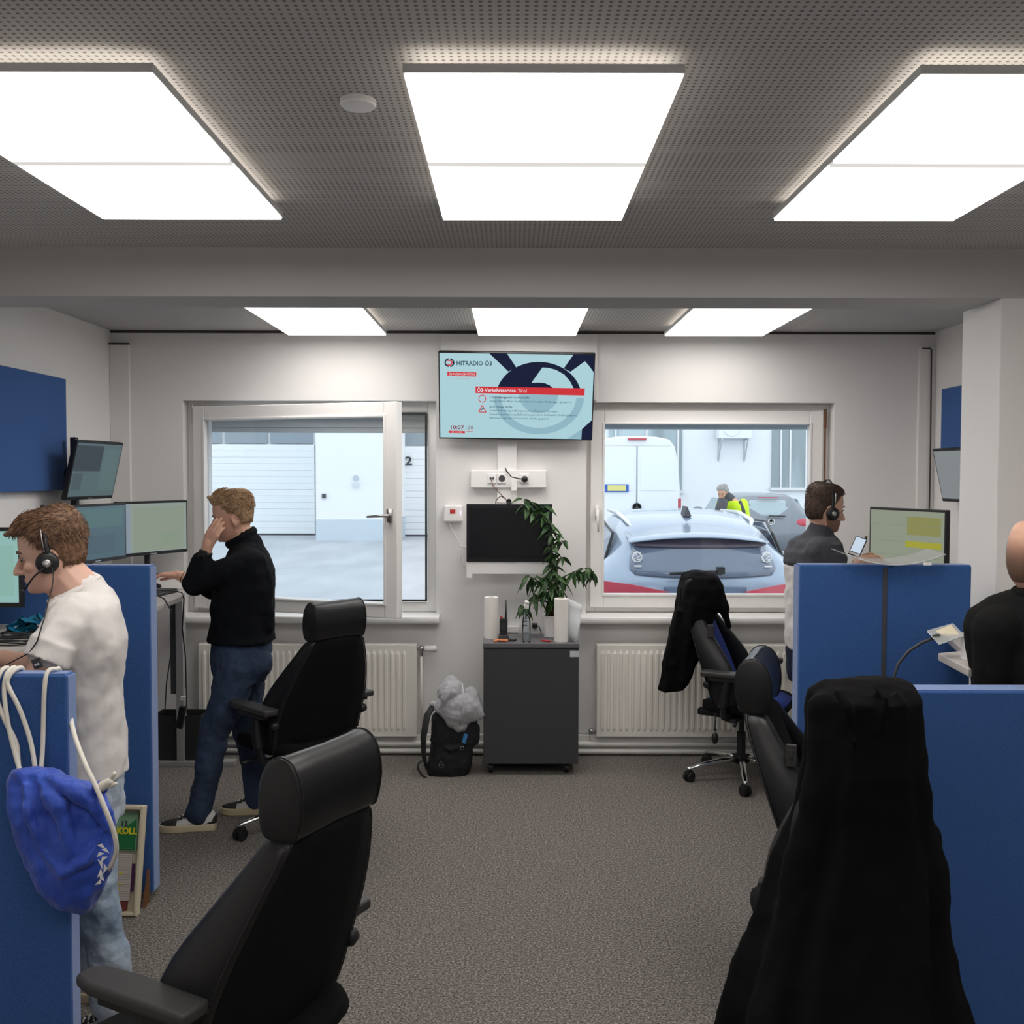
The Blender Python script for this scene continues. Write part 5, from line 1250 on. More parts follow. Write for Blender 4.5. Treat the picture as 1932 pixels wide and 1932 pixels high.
# ---------------- man in black fleece leaning on the raised desk (faces left)
def man_black():
    t = thing('person', 'man in a black fleece leaning on the raised desk, hand on his cheek', 'person', (-1.38, 5.02, 0))
    f = Vector((-.97, -.24, 0)).normalized(); lat = Vector((-.24, .97, 0)).normalized()
    def c(px, py, Y=5.02): return W(px, py, Y)
    S_ = [(c(455, 1262), .175, .145), (c(456, 1225), .178, .152), (c(457, 1195), .175, .160), (c(458, 1155), .178, .155), (c(461, 1115), .195, .148), (c(466, 1078), .205, .130), (c(469, 1050), .19, .105), (c(468, 1034), .13, .085), (c(465, 1024), .08, .064)]
    head = c(438, 976); T = place_head(head, (-1, -.24, -.18))
    body = MB(); torso(body, [(c_, max(.03, a_ - .03), b2_) for c_, a_, b2_ in S_], lat, f, -.024)
    body.cone(c(466, 1030), c(449, 995), .068, .058)
    add_head(body, T, 1.0)
    shN = W(466, 1062, 4.86); elN = W(368, 1104, 4.86); wrN = W(392, 1030, 4.86)
    shF = W(460, 1062, 5.20); elF = W(400, 1112, 5.30); wrF = W(335, 1085, 5.28)
    inw = lambda p, e: p + (e - p) * .30
    chain(body, [(inw(shN, elN), .040), (elN, .040), (wrN, .026)]); chain(body, [(inw(shF, elF), .040), (elF, .040), (wrF, .026)])
    hipN = W(448, 1255, 4.93); knN = W(402, 1385, 4.92); anN = W(374, 1535, 4.93)
    hipF = W(462, 1255, 5.12); knF = W(466, 1375, 5.16); anF = W(484, 1508, 5.17)
    chain(body, [(hipN, .08), (knN, .052), (anN, .036)]); chain(body, [(hipF, .08), (knF, .052), (anF, .036)])
    # cheek hand: fingers point up and back along the face
    hand(body, W(390, 1032, 4.86), W(414, 985, 4.885) - W(392, 1028, 4.87), Vector((.35, .9, .1)), .98, curls=(.10, .16, .22, .30), thumb=1, thumb_open=.5, spread=.02)
    hand(body, wrF, Vector((-1, -.02, .02)), Vector((0, 0, -1)), .98, curl=.42, thumb=-1, thumb_open=.6)
    b_ = body.build('body', M['skin'], t, smooth=True); remesh(b_, .0042, 2)
    ov = MB(); torso(ov, [(c(457, 1208), .192, .168)] + S_[2:], lat, f, .004)
    ov.cone(c(469, 1034), c(464, 1018), .080, .068)
    chain(ov, [(shN + Vector((.01, .05, .0)), .078), (shN + (elN - shN) * .4, .070), (elN, .058), (elN + (wrN - elN) * .60, .047)]); chain(ov, [(shF, .075), (elF, .056), (elF + (wrF - elF) * .55, .044)])
    ov.cone(c(500, 1100, 4.95), c(500, 1180, 4.95), .05, .05)
    o = ov.build('fleece_sweater', M['sweat'], t, smooth=True); remesh(o, .009, 9, [(.13, .028), (.05, .010)])
    rc = c(455, 1014)
    MB().tube([rc + lat * .066 * math.cos(a) + (f * .068 + Zv * -.040) * math.sin(a) for a in [2 * PI * i / 32 for i in range(33)]], .012, 8, flat=(.8, 1.6)).build('collar', M['sweat'], o, smooth=True)
    MB().tube([W(446, 1200, 4.86), W(444, 1188, 4.85), W(448, 1176, 4.85)], .003, 6).build('pocket_zip', M['steel'], o)
    pn = MB(); torso(pn, [(c(454, 1285), .16, .12), (c(454, 1262), .180, .142), (c(456, 1225), .168, .150), (c(457, 1196), .155, .140)], lat, f, 0)
    pn.ell(c(482, 1252, 4.95), (.085, .09, .09)); pn.ell(c(482, 1252, 5.09), (.085, .09, .09))
    chain(pn, [(hipN, .108), (hipN + (knN - hipN) * .5 + Vector((.012, 0, 0)), .092), (knN, .074), (knN + (anN - knN) * .5 + Vector((.01, 0, 0)), .068), (anN, .060)])
    chain(pn, [(hipF, .108), (hipF + (knF - hipF) * .5, .092), (knF, .074), (knF + (anF - knF) * .5 + Vector((.012, 0, 0)), .066), (anF + Vector((0, 0, .0)), .060)])
    o = pn.build('trousers', M['jeans'], t, smooth=True); remesh(o, .009, 4, [(.10, .022), (.04, .010)])
    shoe((W(380, 1560, 4.93).x, 4.93), (-1, -.12), t, M['shoe_w'], M['sole'])
    shoe((W(490, 1535, 5.17).x, 5.17), (-1, .02), t, M['shoe_w'], M['sole'])
    th = lambda cc, z: (.004 + .012 * max(0, min(1, (z + .05) / .14))) + (.004 if cc > .5 and z > .06 else 0)
    def qf(q):
        q.cone((-.03, .072, .108), (.035, .078, .110), .022, .020); q.cone((-.025, .090, .118), (.028, .096, .120), .012, .010)
    add_hair('hair', T, 1.0, t, M['hairA'], th, front=.070, side=.012, back=-.052, strands=2600, length=.028, lift=.16, flow=(0, -1, .1), quiff=qf, seed=7)
    add_eyes(T, 1.0, t, M['hairA'])
    # watch and wrist band
    w_ = W(384, 1042, 4.86); ax = (wrN - elN).normalized()
    wt = thing('wristwatch', 'black square wristwatch on the wrist of the hand at his cheek', 'watch', w_)
    s1 = ax.cross(Vector((0, 1, 0))).normalized(); s2 = ax.cross(s1).normalized()
    cc = elN + (wrN - elN) * .80
    MB().loft([[cc + ax * h + s1 * r * math.cos(q * PI / 12) + s2 * r * math.sin(q * PI / 12) for q in range(24)] for r, h in ((.030, -.013), (.0335, -.012), (.0335, .012), (.030, .013))]).build('watch_strap', M['black'], wt, smooth=True)
    R_ = Matrix((s1, Vector((0, 1, 0)), ax)).transposed()
    MB().box(cc + Vector((-.004, -.034, 0)), (.038, .012, .042), R_).build('watch_case', M['black'], wt, bevel=.004)
    cc = elF + (wrF - elF) * .86; ax = (wrF - elF).normalized(); s1 = ax.cross(Vector((0, 1, 0))).normalized(); s2 = ax.cross(s1).normalized()
    o = MB().tube([cc + s1 * .0285 * math.cos(q * PI / 12) + s2 * .0285 * math.sin(q * PI / 12) for q in range(25)], .003, 6).build('wrist_band', M['brown'], smooth=True)
    tag(o, 'thin brown band on the wrist of the hand resting on the mouse', 'wrist band')
man_black()

# ---------------- man in white t-shirt with headset (faces left, near)
def man_tee():
    t = thing('person', 'man in a white t-shirt and light jeans wearing a headset', 'person', (-1.36, 3.15, 0))
    f = Vector((-.92, -.38, 0)).normalized(); lat = Vector((-.38, .92, 0)).normalized()
    def c(px, py, Y=3.16): return W(px, py, Y)
    S_ = [(c(170, 1500), .165, .108), (c(171, 1455), .165, .106), (c(171, 1400), .155, .105), (c(168, 1330), .155, .100), (c(164, 1260), .17, .104), (c(162, 1200), .20, .115), (c(158, 1165), .205, .108), (c(158, 1135), .185, .095), (c(159, 1120), .125, .078), (c(150, 1104), .085, .060)]
    head = c(97, 1044, 3.14); T = place_head(head, (-1, -.34, -.20))
    body = MB(); torso(body, [(c_, max(.03, a_ - .03), b2_) for c_, a_, b2_ in S_], lat, f, -.024)
    body.cone(c(152, 1112, 3.15), c(118, 1076, 3.15), .066, .062); body.cone(c(126, 1112, 3.15), c(100, 1082, 3.15), .055, .055)
    add_head(body, T, 1.0, jaw=1.04)
    shN = W(128, 1165, 2.98); elN = W(60, 1300, 2.90); wrN = W(-40, 1268, 3.05)
    shF = W(135, 1160, 3.34); elF = W(84, 1262, 3.36); wrF = W(-40, 1234, 3.34)
    inw = lambda p, e: p + (e - p) * .32
    chain(body, [(inw(shN, elN), .040), (elN, .043), (wrN, .028)]); chain(body, [(inw(shF, elF), .040), (elF, .043), (wrF, .028)])
    hipN = W(152, 1490, 3.06); knN = W(184, 1705, 3.04); anN = V2(-1.26, 3.06, .09)
    hipF = W(166, 1490, 3.25); knF = W(166, 1690, 3.27); anF = V2(-1.46, 3.32, .09)
    chain(body, [(hipN, .08), (knN, .052), (anN, .036)]); chain(body, [(hipF, .08), (knF, .052), (anF, .036)])
    hand(body, wrN, Vector((-1, .05, -.12)), Vector((0, 0, -1)), 1.0, curl=.3, thumb=-1); hand(body, wrF, Vector((-1, -.02, -.1)), Vector((0, 0, -1)), 1.0, curl=.3, thumb=-1)
    b_ = body.build('body', M['skin2'], t, smooth=True); remesh(b_, .0042, 2)
    ov = MB(); torso(ov, S_[1:-1], lat, f, .010)
    ov.cone(c(162, 1132), c(158, 1122), .092, .080)
    mN = shN + (elN - shN) * .64; mF = shF + (elF - shF) * .72
    chain(ov, [(shN + Vector((.01, .05, -.005)), .082), (shN + (elN - shN) * .45, .070)])
    # open sleeve ends
    for a, b2 in ((shN + (elN - shN) * .35, mN), (shF + (elF - shF) * .3, mF)):
        ov.tube([a, a + (b2 - a) * .5, b2], [.076, .074, .073], 20)
    chain(ov, [(shF, .08), (shF + (elF - shF) * .3, .07)])
    o = ov.build('t_shirt', M['tee'], t, smooth=True); remesh(o, .0075, 5, [(.13, .022), (.05, .007)])
    rc = c(140, 1112, 3.15)
    MB().tube([rc + lat * .070 * math.cos(a) + (f * .074 + Zv * -.038) * math.sin(a) for a in [2 * PI * i / 32 for i in range(33)]], .0065, 8, flat=(1, 1.6)).build('ribbed_collar', M['tee'], o, smooth=True)
    ax = (mN - shN).normalized(); lb = mN + Vector((.012, -.072, .012))
    R_ = Matrix.Rotation(-.35, 3, 'Y')
    MB().box(lb, (.026, .005, .030), R_).build('sleeve_label', M['dark'], o)
    MB().box(lb + Vector((0, -.003, -.002)), (.014, .002, .006), R_).build('label_mark', M['tag'], o)
    pn = MB(); torso(pn, [(c(172, 1540), .158, .100), (c(170, 1500), .166, .104), (c(170, 1450), .160, .098)], lat, f, 0)
    pn.ell(c(182, 1500, 3.08), (.07, .08, .09))
    chain(pn, [(hipN, .095), (hipN + (knN - hipN) * .5, .082), (knN, .068), (knN + (anN - knN) * .5 + V2(.01, 0, 0), .064), (anN + V2(0, 0, .02), .056)])
    chain(pn, [(hipF, .095), (hipF + (knF - hipF) * .5, .082), (knF, .066), (knF + (anF - knF) * .5, .062), (anF + V2(0, 0, .02), .056)])
    o = pn.build('jeans', M['jeansL'], t, smooth=True); remesh(o, .009, 4, [(.10, .024), (.04, .012)])
    shoe((anN.x, anN.y), (-1, -.1), t, M['shoe_w'], M['sole']); shoe((anF.x, anF.y), (-1, .1), t, M['shoe_w'], M['sole'])
    th = lambda cc, z: .004 + .015 * max(0, min(1, (z + .05) / .15))
    def qf(q):
        q.cone((-.04, .064, .100), (.04, .064, .100), .022, .022); q.cone((-.038, .092, .090), (.038, .092, .090), .014, .014); q.cone((-.03, .112, .086), (.03, .112, .084), .008, .008)
    add_hair('hair', T, 1.0, t, M['hairB'], th, front=.066, side=-.004, back=-.062, strands=4500, length=.026, lift=.16, flow=(0, .35, .2), quiff=qf, seed=3, rad=.0009)
    add_eyes(T, 1.0, t, M['hairB'])
    cord = [W(98, 1070, 3.03), W(101, 1085, 3.0), W(98, 1110, 2.98), W(92, 1130, 2.97), W(84, 1165, 2.90), W(70, 1210, 2.88), W(55, 1232, 2.88), W(20, 1250, 2.9), W(0, 1262, 2.95), W(-20, 1272, 3.0)]
    headset(T, 1.0, 'black headset with a microphone boom on the man in a white t-shirt', -1 if True else 1, True, cord)
man_tee()

# ---------------- man in the two-tone jersey with headset (faces right and away)
def man_two():
    t = thing('person', 'man in a charcoal and light grey jersey wearing a headset, standing behind the right partition', 'person', (1.62, 5.2, 0))
    f = Vector((.97, .22, 0)).normalized(); lat = Vector((-f.y, f.x, 0))
    def c(px, py, Y=5.2): return W(px, py, Y)
    S_ = [(c(1536, 1262), .17, .12), (c(1535, 1225), .175, .125), (c(1536, 1150), .175, .13), (c(1537, 1085), .19, .13), (c(1537, 1050), .20, .12), (c(1540, 1022), .185, .10), (c(1543, 1012), .11, .08), (c(1546, 1002), .07, .060)]
    head = c(1556, 960, 5.2); T = place_head(head, (.98, .12, -.14))
    body = MB(); torso(body, [(c_, max(.03, a_ - .03), b2_) for c_, a_, b2_ in S_], lat, f, -.024)
    body.cone(c(1545, 1010), c(1553, 978), .060, .058)
    add_head(body, T, 1.0, jaw=1.05)
    shN = W(1554, 1040, 5.04); elN = W(1592, 1112, 5.02); wrN = W(1622, 1060, 5.25)
    shF = W(1520, 1040, 5.36); elF = W(1575, 1110, 5.50); wrF = W(1625, 1056, 5.55)
    inw = lambda p, e: p + (e - p) * .30
    chain(body, [(inw(shN, elN), .040), (elN, .040), (wrN, .026)]); chain(body, [(inw(shF, elF), .040), (elF, .040), (wrF, .026)])
    hipN = W(1530, 1262, 5.12); knN = W(1538, 1385, 5.12); anN = V2(1.60, 5.13, .09)
    hipF = W(1540, 1262, 5.30); knF = W(1545, 1385, 5.32); anF = V2(1.66, 5.33, .09)
    for a, b2, d in ((hipN, knN, anN), (hipF, knF, anF)): chain(body, [(a, .08), (b2, .052), (d, .036)])
    hand(body, wrN, Vector((1, .1, .05)), Vector((.1, .9, -.6)), 1.0, curl=.45, thumb=1); hand(body, wrF, Vector((1, -.1, .1)), Vector((0, -.5, -.8)), 1.0, curl=.5, thumb=1)
    b_ = body.build('body', M['skin3'], t, smooth=True); remesh(b_, .0045, 2)
    ov = MB(); torso(ov, S_[4:-1], lat, f, .004); ov.cone(c(1542, 1020), c(1547, 1006), .090, .073)
    chain(ov, [(shN + lat * .03, .074), (elN, .062), (elN + (wrN - elN) * .62, .046)]); chain(ov, [(shF, .080), (elF, .060), (elF + (wrF - elF) * .62, .046)])
    torso(ov, [(c(1537, 1066), .197, .127), (c(1537, 1040), .205, .12)], lat, f, .004)
    o = ov.build('jersey_top', M['teegrey'], t, smooth=True); remesh(o, .009, 3, [(.12, .022), (.045, .008)])
    ov = MB(); torso(ov, S_[1:4] + [(c(1537, 1068), .197, .125)], lat, f, .003)
    o = ov.build('jersey_lower', M['teelight'], t, smooth=True); remesh(o, .009, 3, [(.12, .022), (.045, .008)])
    pn = MB(); torso(pn, [(c(1536, 1290), .155, .11), (c(1536, 1262), .17, .12), (c(1535, 1222), .168, .118)], lat, f, 0)
    for a, b2, d in ((hipN, knN, anN), (hipF, knF, anF)): chain(pn, [(a, .098), (b2, .070), (d + V2(0, 0, .02), .056)])
    o = pn.build('trousers', M['jeansD'], t, smooth=True); remesh(o, .010, 4, [(.10, .02)])
    shoe((anN.x, anN.y), (1, .3), t, M['black_matte'], M['black']); shoe((anF.x, anF.y), (1, .4), t, M['black_matte'], M['black'])
    th = lambda cc, z: (.010 if z > .07 else .007)
    add_hair('hair', T, 1.0, t, M['hairC'], th, front=.072, side=.0, back=-.075, strands=1600, length=.014, lift=.5, flow=(0, .3, -.2), seed=5)
    # short beard along the jaw
    bd = MB().loft([head_ring(z, b2, fr, w * 1.05, lambda th_, z_: (.003 if math.cos(th_) > -.25 else -.006)) for z, b2, fr, w in HP[9:]])
    bd = MB().add([T @ p for p in bd.v], bd.f)
    o = bd.build('beard', M['stubble'], t, smooth=True); remesh(o, .004, 2)
    add_eyes(T, 1.0, t, M['hairC'])
    headset(T, 1.0, 'slim black headset on the man in the charcoal and light grey jersey', 1, False)
    ph = W(1618, 1032, 5.30); R_ = Matrix.Rotation(math.radians(-25), 3, 'Z') @ Matrix.Rotation(.35, 3, 'Y') @ Matrix.Rotation(-.5, 3, 'X')
    hs = thing('handheld_terminal', 'handheld device with a lit pale screen, held above the wide right partition', 'handset', ph)
    MB().box(ph, (.062, .022, .115), R_).build('device_body', M['black'], hs, bevel=.006)
    MB().box(ph + R_ @ Vector((0, -.012, .006)), (.052, .002, .088), R_).build('screen', emis('device_screen', (.55, .66, .78), 1.0), hs)
    MB().box(ph + R_ @ Vector((0, -.012, -.050)), (.056, .006, .012), R_).build('edge', M['white'], hs)
    MB().tube([ph + R_ @ Vector((.02, 0, .055)), ph + R_ @ Vector((.02, 0, .075))], .007, 8).build('antenna', M['black'], hs)
man_two()

# ---------------- bald man in a black knit, back to the camera, right edge
def man_bald():
    t = thing('person', 'bald man in a black high-collared knit, seen from behind at the right edge', 'person', (1.66, 3.0, 0))
    f = Vector((.62, .78, 0)).normalized(); lat = Vector((-f.y, f.x, 0))
    def c(px, py, Y=3.08): return W(px, py, Y)
    S_ = [(c(1962, 1420), .17, .11), (c(1960, 1300), .19, .115), (c(1958, 1240), .205, .12), (c(1958, 1190), .215, .115), (c(1962, 1160), .205, .10), (c(1966, 1135), .15, .085), (c(1968, 1115), .09, .072), (c(1968, 1100), .07, .064)]
    head = c(1962, 1060, 3.08); T = place_head(head, (.96, .30, -.08))
    body = MB(); torso(body, [(c_, max(.03, a_ - .03), b2_) for c_, a_, b2_ in S_], lat, f, -.024)
    body.cone(c(1968, 1130), c(1972, 1085), .066, .064)
    add_head(body, T, 1.03)
    shN = W(1884, 1188, 3.07); elN = W(1876, 1310, 3.08); wrN = W(1925, 1240, 3.28)
    shF = c(2065, 1180, 3.1); elF = c(2085, 1310, 3.1); wrF = c(2060, 1230, 3.32)
    inw = lambda p, e: p + (e - p) * .32
    chain(body, [(inw(shN, elN), .040), (elN, .043), (wrN, .028)]); chain(body, [(inw(shF, elF), .040), (elF, .043), (wrF, .028)])
    hips = (V2(1.59, 3.06, .92), V2(1.79, 3.06, .92))
    for h in hips: chain(body, [(h, .085), (V2(h.x, 3.07, .50), .055), (V2(h.x, 3.06, .09), .037)])
    hand(body, wrN, Vector((.2, 1, -.1)), Vector((0, 0, -1)), 1.0, curl=.3, thumb=1); hand(body, wrF, Vector((-.1, 1, -.1)), Vector((0, 0, -1)), 1.0, curl=.3, thumb=-1)
    b_ = body.build('body', M['skin3'], t, smooth=True); remesh(b_, .0045, 2)
    ov = MB(); torso(ov, [(c(1962, 1445), .19, .12)] + S_[1:-1], lat, f, .004)
    chain(ov, [(shN, .078), (elN, .060), (elN + (wrN - elN) * .85, .045)]); chain(ov, [(shF, .078), (elF, .060), (elF + (wrF - elF) * .85, .045)])
    ov.cone(c(1967, 1138), c(1969, 1114), .086, .074)
    o = ov.build('knit_sweater', M['knit'], t, smooth=True); remesh(o, .009, 3, [(.12, .016)])
    MB().loft([sec_ring(c(1968, y_), a_, b2, lat, f) for y_, a_, b2 in ((1128, .083, .080), (1122, .090, .086), (1112, .088, .084), (1108, .080, .078))], cap=False).build('rolled_collar', M['knit'], o, smooth=True)
    pn = MB(); torso(pn, [(V2(1.69, 3.06, .84), .16, .11), (V2(1.69, 3.06, .95), .175, .118), (V2(1.69, 3.06, 1.0), .17, .112)], lat, f, 0)
    for h in hips: chain(pn, [(h, .095), (V2(h.x, 3.07, .50), .07), (V2(h.x, 3.06, .11), .056)])
    o = pn.build('trousers', M['jeansD'], t, smooth=True); remesh(o, .012, 3)
    for h in hips: shoe((h.x, 3.06), (.1, 1), t, M['black_matte'], M['black'])
    # shaved hair shadow
    off = lambda th_, z_: (.0012 if (z_ > -.075 and math.cos(th_) < .25) else -.006)
    st_ = MB().loft([head_ring(z, b2, fr, w, off, 48) for z, b2, fr, w in HP])
    st_ = MB().add([T @ (p * 1.03) for p in st_.v], st_.f)
    o = st_.build('shaved_hair', fadestubble(head.z - .01, head.z + .085), t, smooth=True)
    add_eyes(T, 1.03, t, M['hairC'])
man_bald()

# ---------------- person outside in a hi-vis jacket
def man_out():
    t = thing('person', 'grey-haired person in a yellow and dark hi-vis jacket outside, between the two parked cars', 'person', (3.77, 17.0, 0))
    f = Vector((-.8, -.6, 0)).normalized(); lat = Vector((-f.y, f.x, 0)); Y = 17.0
    def c(px, py, Y=17.0): return W(px, py, Y)
    S_ = [(c(1388, 1010), .17, .12), (c(1386, 975), .20, .13), (c(1383, 955), .22, .13), (c(1381, 945), .20, .11), (c(1376, 936), .10, .08)]
    head = c(1364, 930); T = place_head(head, (-.6, -.7, -.35))
    body = MB(); torso(body, [(c_, max(.03, a_ - .03), b2_) for c_, a_, b2_ in S_], lat, f, -.024); body.cone(c(1377, 945), c(1368, 934), .07, .06); add_head(body, T, 1.05)
    arms = [(c(1402, 950, 16.95), c(1410, 985, 16.9), c(1395, 1005, 16.7)), (c(1360, 952, 16.9), c(1352, 985, 16.8), c(1345, 1003, 16.6))]
    for a, e, w_ in arms: chain(body, [(a, .055), (e, .045), (w_, .03)]); hand(body, w_, Vector((-.3, -.6, -.6)), Vector((0, .6, -.6)), 1, curl=.4)
    for x in (-.1, .1): chain(body, [(V2(3.92 + x, 17.0, .9), .08), (V2(3.92 + x, 17, .5), .055), (V2(3.92 + x, 17, .09), .038)])
    b_ = body.build('body', M['skin'], t, smooth=True); remesh(b_, .008, 2)
    ov = MB(); torso(ov, S_[:-1], lat, f, .02); 
    for a, e, w_ in arms: chain(ov, [(a, .085), (e, .07), (w_, .05)])
    o = ov.build('hi_vis_jacket', M['hivis'], t, smooth=True); remesh(o, .014, 3, [(.15, .03)])
    cl = MB(); cl.cone(c(1377, 944), c(1372, 938), .11, .095); cl.tube([c(1364, 944, 16.80), c(1360, 960, 16.72), c(1362, 985, 16.72)], [.09, .10, .10], 12); cl.tube([c(1395, 945, 16.82), c(1403, 965, 16.80), c(1402, 985, 16.78)], .035, 8)
    o2 = cl.build('dark_jacket_panels', M['dark'], t, smooth=True)
    pn = MB(); torso(pn, [(V2(3.92, 17, .8), .17, .12), (V2(3.92, 17, 1.0), .18, .13)], lat, f)
    for x in (-.1, .1): chain(pn, [(V2(3.92 + x, 17.0, .9), .1), (V2(3.92 + x, 17, .5), .075), (V2(3.92 + x, 17, .1), .06)])
    o = pn.build('trousers', M['dark'], t, smooth=True); remesh(o, .015, 2)
    for x in (-.1, .1): shoe((3.92 + x, 17.0), (-.6, -.8), t, M['black_matte'], M['black'])
    add_hair('hair', T, 1.05, t, M['hairD'], lambda cc, z: .014, front=.065, side=.0, back=-.06, strands=150, length=.03, rad=.002, vox=.006)
    add_eyes(T, 1.05, t, M['hairD'])
man_out()

# ================================================================== SMALL THINGS
# drawstring bag hanging from the partition on the left
def bag():
    Y = 2.56
    t = thing('drawstring_bag', 'royal blue drawstring bag hung by thick white cords over the left partition', 'bag', W(120, 1600, Y))
    def s(pxl, pxr, py, b_, Yc=Y):
        l = W(pxl, py, Yc); r = W(pxr, py, Yc); return ((l + r) / 2, (r.x - l.x) / 2, b_)
    S_ = [s(22, 88, 1452, .025), s(16, 130, 1466, .035), s(12, 186, 1486, .05), s(18, 212, 1525, .062), s(32, 220, 1575, .072), s(52, 214, 1625, .074), s(78, 196, 1672, .068), s(108, 180, 1702, .052), s(130, 168, 1719, .02)]
    mb = MB(); rings = []
    for i, (c, a, b_) in enumerate(S_):
        ring = []
        for j in range(56):
            th = 2 * PI * j / 56; ct, st_ = math.cos(th), math.sin(th)
            k = 1 + (.10 * math.sin(5 * th + i * .55) + .06 * math.sin(9 * th - i * .8)) * max(.25, 1 - i / 9)
            ring.append(c + Vector((a * math.copysign(abs(ct) ** .85, ct) * (1 + .25 * (k - 1)), b_ * st_ * k, 0)))
        rings.append(ring)
    mb.loft(rings)
    # folds radiating from the gathered mouth
    mb.tube([W(70, 1468, Y - .04), W(110, 1520, Y - .068), W(128, 1570, Y - .072), W(135, 1610, Y - .066)], [.012, .022, .020, .010], 10)
    mb.tube([W(80, 1462, Y - .035), W(140, 1490, Y - .058), W(185, 1530, Y - .055), W(205, 1570, Y - .045)], [.012, .020, .018, .010], 10)
    mb.tube([W(45, 1475, Y - .04), W(55, 1540, Y - .062), W(85, 1610, Y - .068), W(120, 1645, Y - .07), W(165, 1625, Y - .07), W(190, 1580, Y - .06)], [.010, .014, .015, .018, .014, .008], 10)
    mb.ell(W(190, 1488, Y - .03), (.018, .018, .018))
    o = mb.build('bag_body', M['bag'], t, smooth=True); remesh(o, .0055, 3, [(.07, .022), (.03, .008)])
    g = MB(); rnd = random.Random(2)
    for k in range(9):
        a = rnd.uniform(0, 6.28); p = W(190 + 8 * (k % 2) - k * .5, 1598 + k * 8, Y - .068 + .004 * (k % 3))
        d = Vector((math.cos(a) * .012, 0, math.sin(a) * .016))
        g.add([p + d, p + Vector((-d.z * .6, 0, d.x * .8)), p - d * .8], [(0, 1, 2)])
    g.build('printed_pattern', M['white'], o).modifiers.new('s', 'SOLIDIFY').thickness = .0008
    r = .0062
    zt = 1.256 + r
    cords = [
        [W(68, 1462, 2.60), W(58, 1400, 2.618), W(38, 1340, 2.628), W(18, 1300, 2.634), W(14, 1284, 2.636), Vector((W(22, 1270, 2.64).x, 2.652, zt + .004)), Vector((W(32, 1268, 2.66).x, 2.69, zt + .002)), Vector((W(40, 1280, 2.7).x, 2.708, 1.22)), Vector((W(40, 1280, 2.7).x, 2.708, 1.05))],
        [W(76, 1464, 2.60), W(80, 1420, 2.622), W(82, 1360, 2.634), W(84, 1300, 2.636), Vector((W(88, 1272, 2.645).x, 2.650, zt)), Vector((W(100, 1270, 2.66).x, 2.675, zt + .003)), Vector((W(112, 1275, 2.7).x, 2.708, 1.24)), Vector((W(114, 1275, 2.7).x, 2.708, 1.06))],
        [W(40, 1462, 2.59), W(28, 1420, 2.61), W(14, 1360, 2.62), W(8, 1300, 2.632), Vector((W(12, 1272, 2.64).x, 2.648, zt)), Vector((W(20, 1270, 2.66).x, 2.69, zt + .002)), Vector((W(26, 1275, 2.7).x, 2.708, 1.2))],
        [W(36, 1464, 2.59), W(34, 1430, 2.61), W(30, 1400, 2.62), W(10, 1360, 2.62), W(-8, 1310, 2.63), Vector((W(-2, 1272, 2.64).x, 2.648, zt)), Vector((W(6, 1270, 2.66).x, 2.69, zt)), Vector((W(8, 1275, 2.7).x, 2.708, 1.2))],
        [Vector((W(118, 1275, 2.7).x, 2.712, 1.2)), W(129, 1330, 2.72), W(140, 1385, 2.62), W(160, 1440, 2.54), W(180, 1482, 2.505), W(200, 1530, 2.49), W(216, 1575, 2.495), W(219, 1610, 2.51), W(205, 1640, 2.53)],
    ]
    for cpts in cords:
        # smooth the polyline
        P = [Vector(p) for p in cpts]; Q = []
        for i in range(len(P) - 1):
            p0, p1, p2, p3 = P[max(i - 1, 0)], P[i], P[i + 1], P[min(i + 2, len(P) - 1)]
            for u in (0, .25, .5, .75):
                Q.append(.5 * ((2 * p1) + (p2 - p0) * u + (2 * p0 - 5 * p1 + 4 * p2 - p3) * u * u + (3 * p1 - p0 - 3 * p2 + p3) * u ** 3))
        Q.append(P[-1])
        MB().tube(Q, r, 10).build('cord', M['rope'], t, smooth=True)
    kn = W(192, 1484, 2.515)
    MB().cone(kn, kn + V2(.022, -.005, .014), .013, .010).cone(kn + V2(.015, 0, .008), kn + V2(.034, -.004, .034), .008, .006).cone(kn + V2(.015, 0, .002), kn + V2(.036, -.004, .008), .008, .006).build('cord_knot', M['rope'], t, smooth=True)
bag()

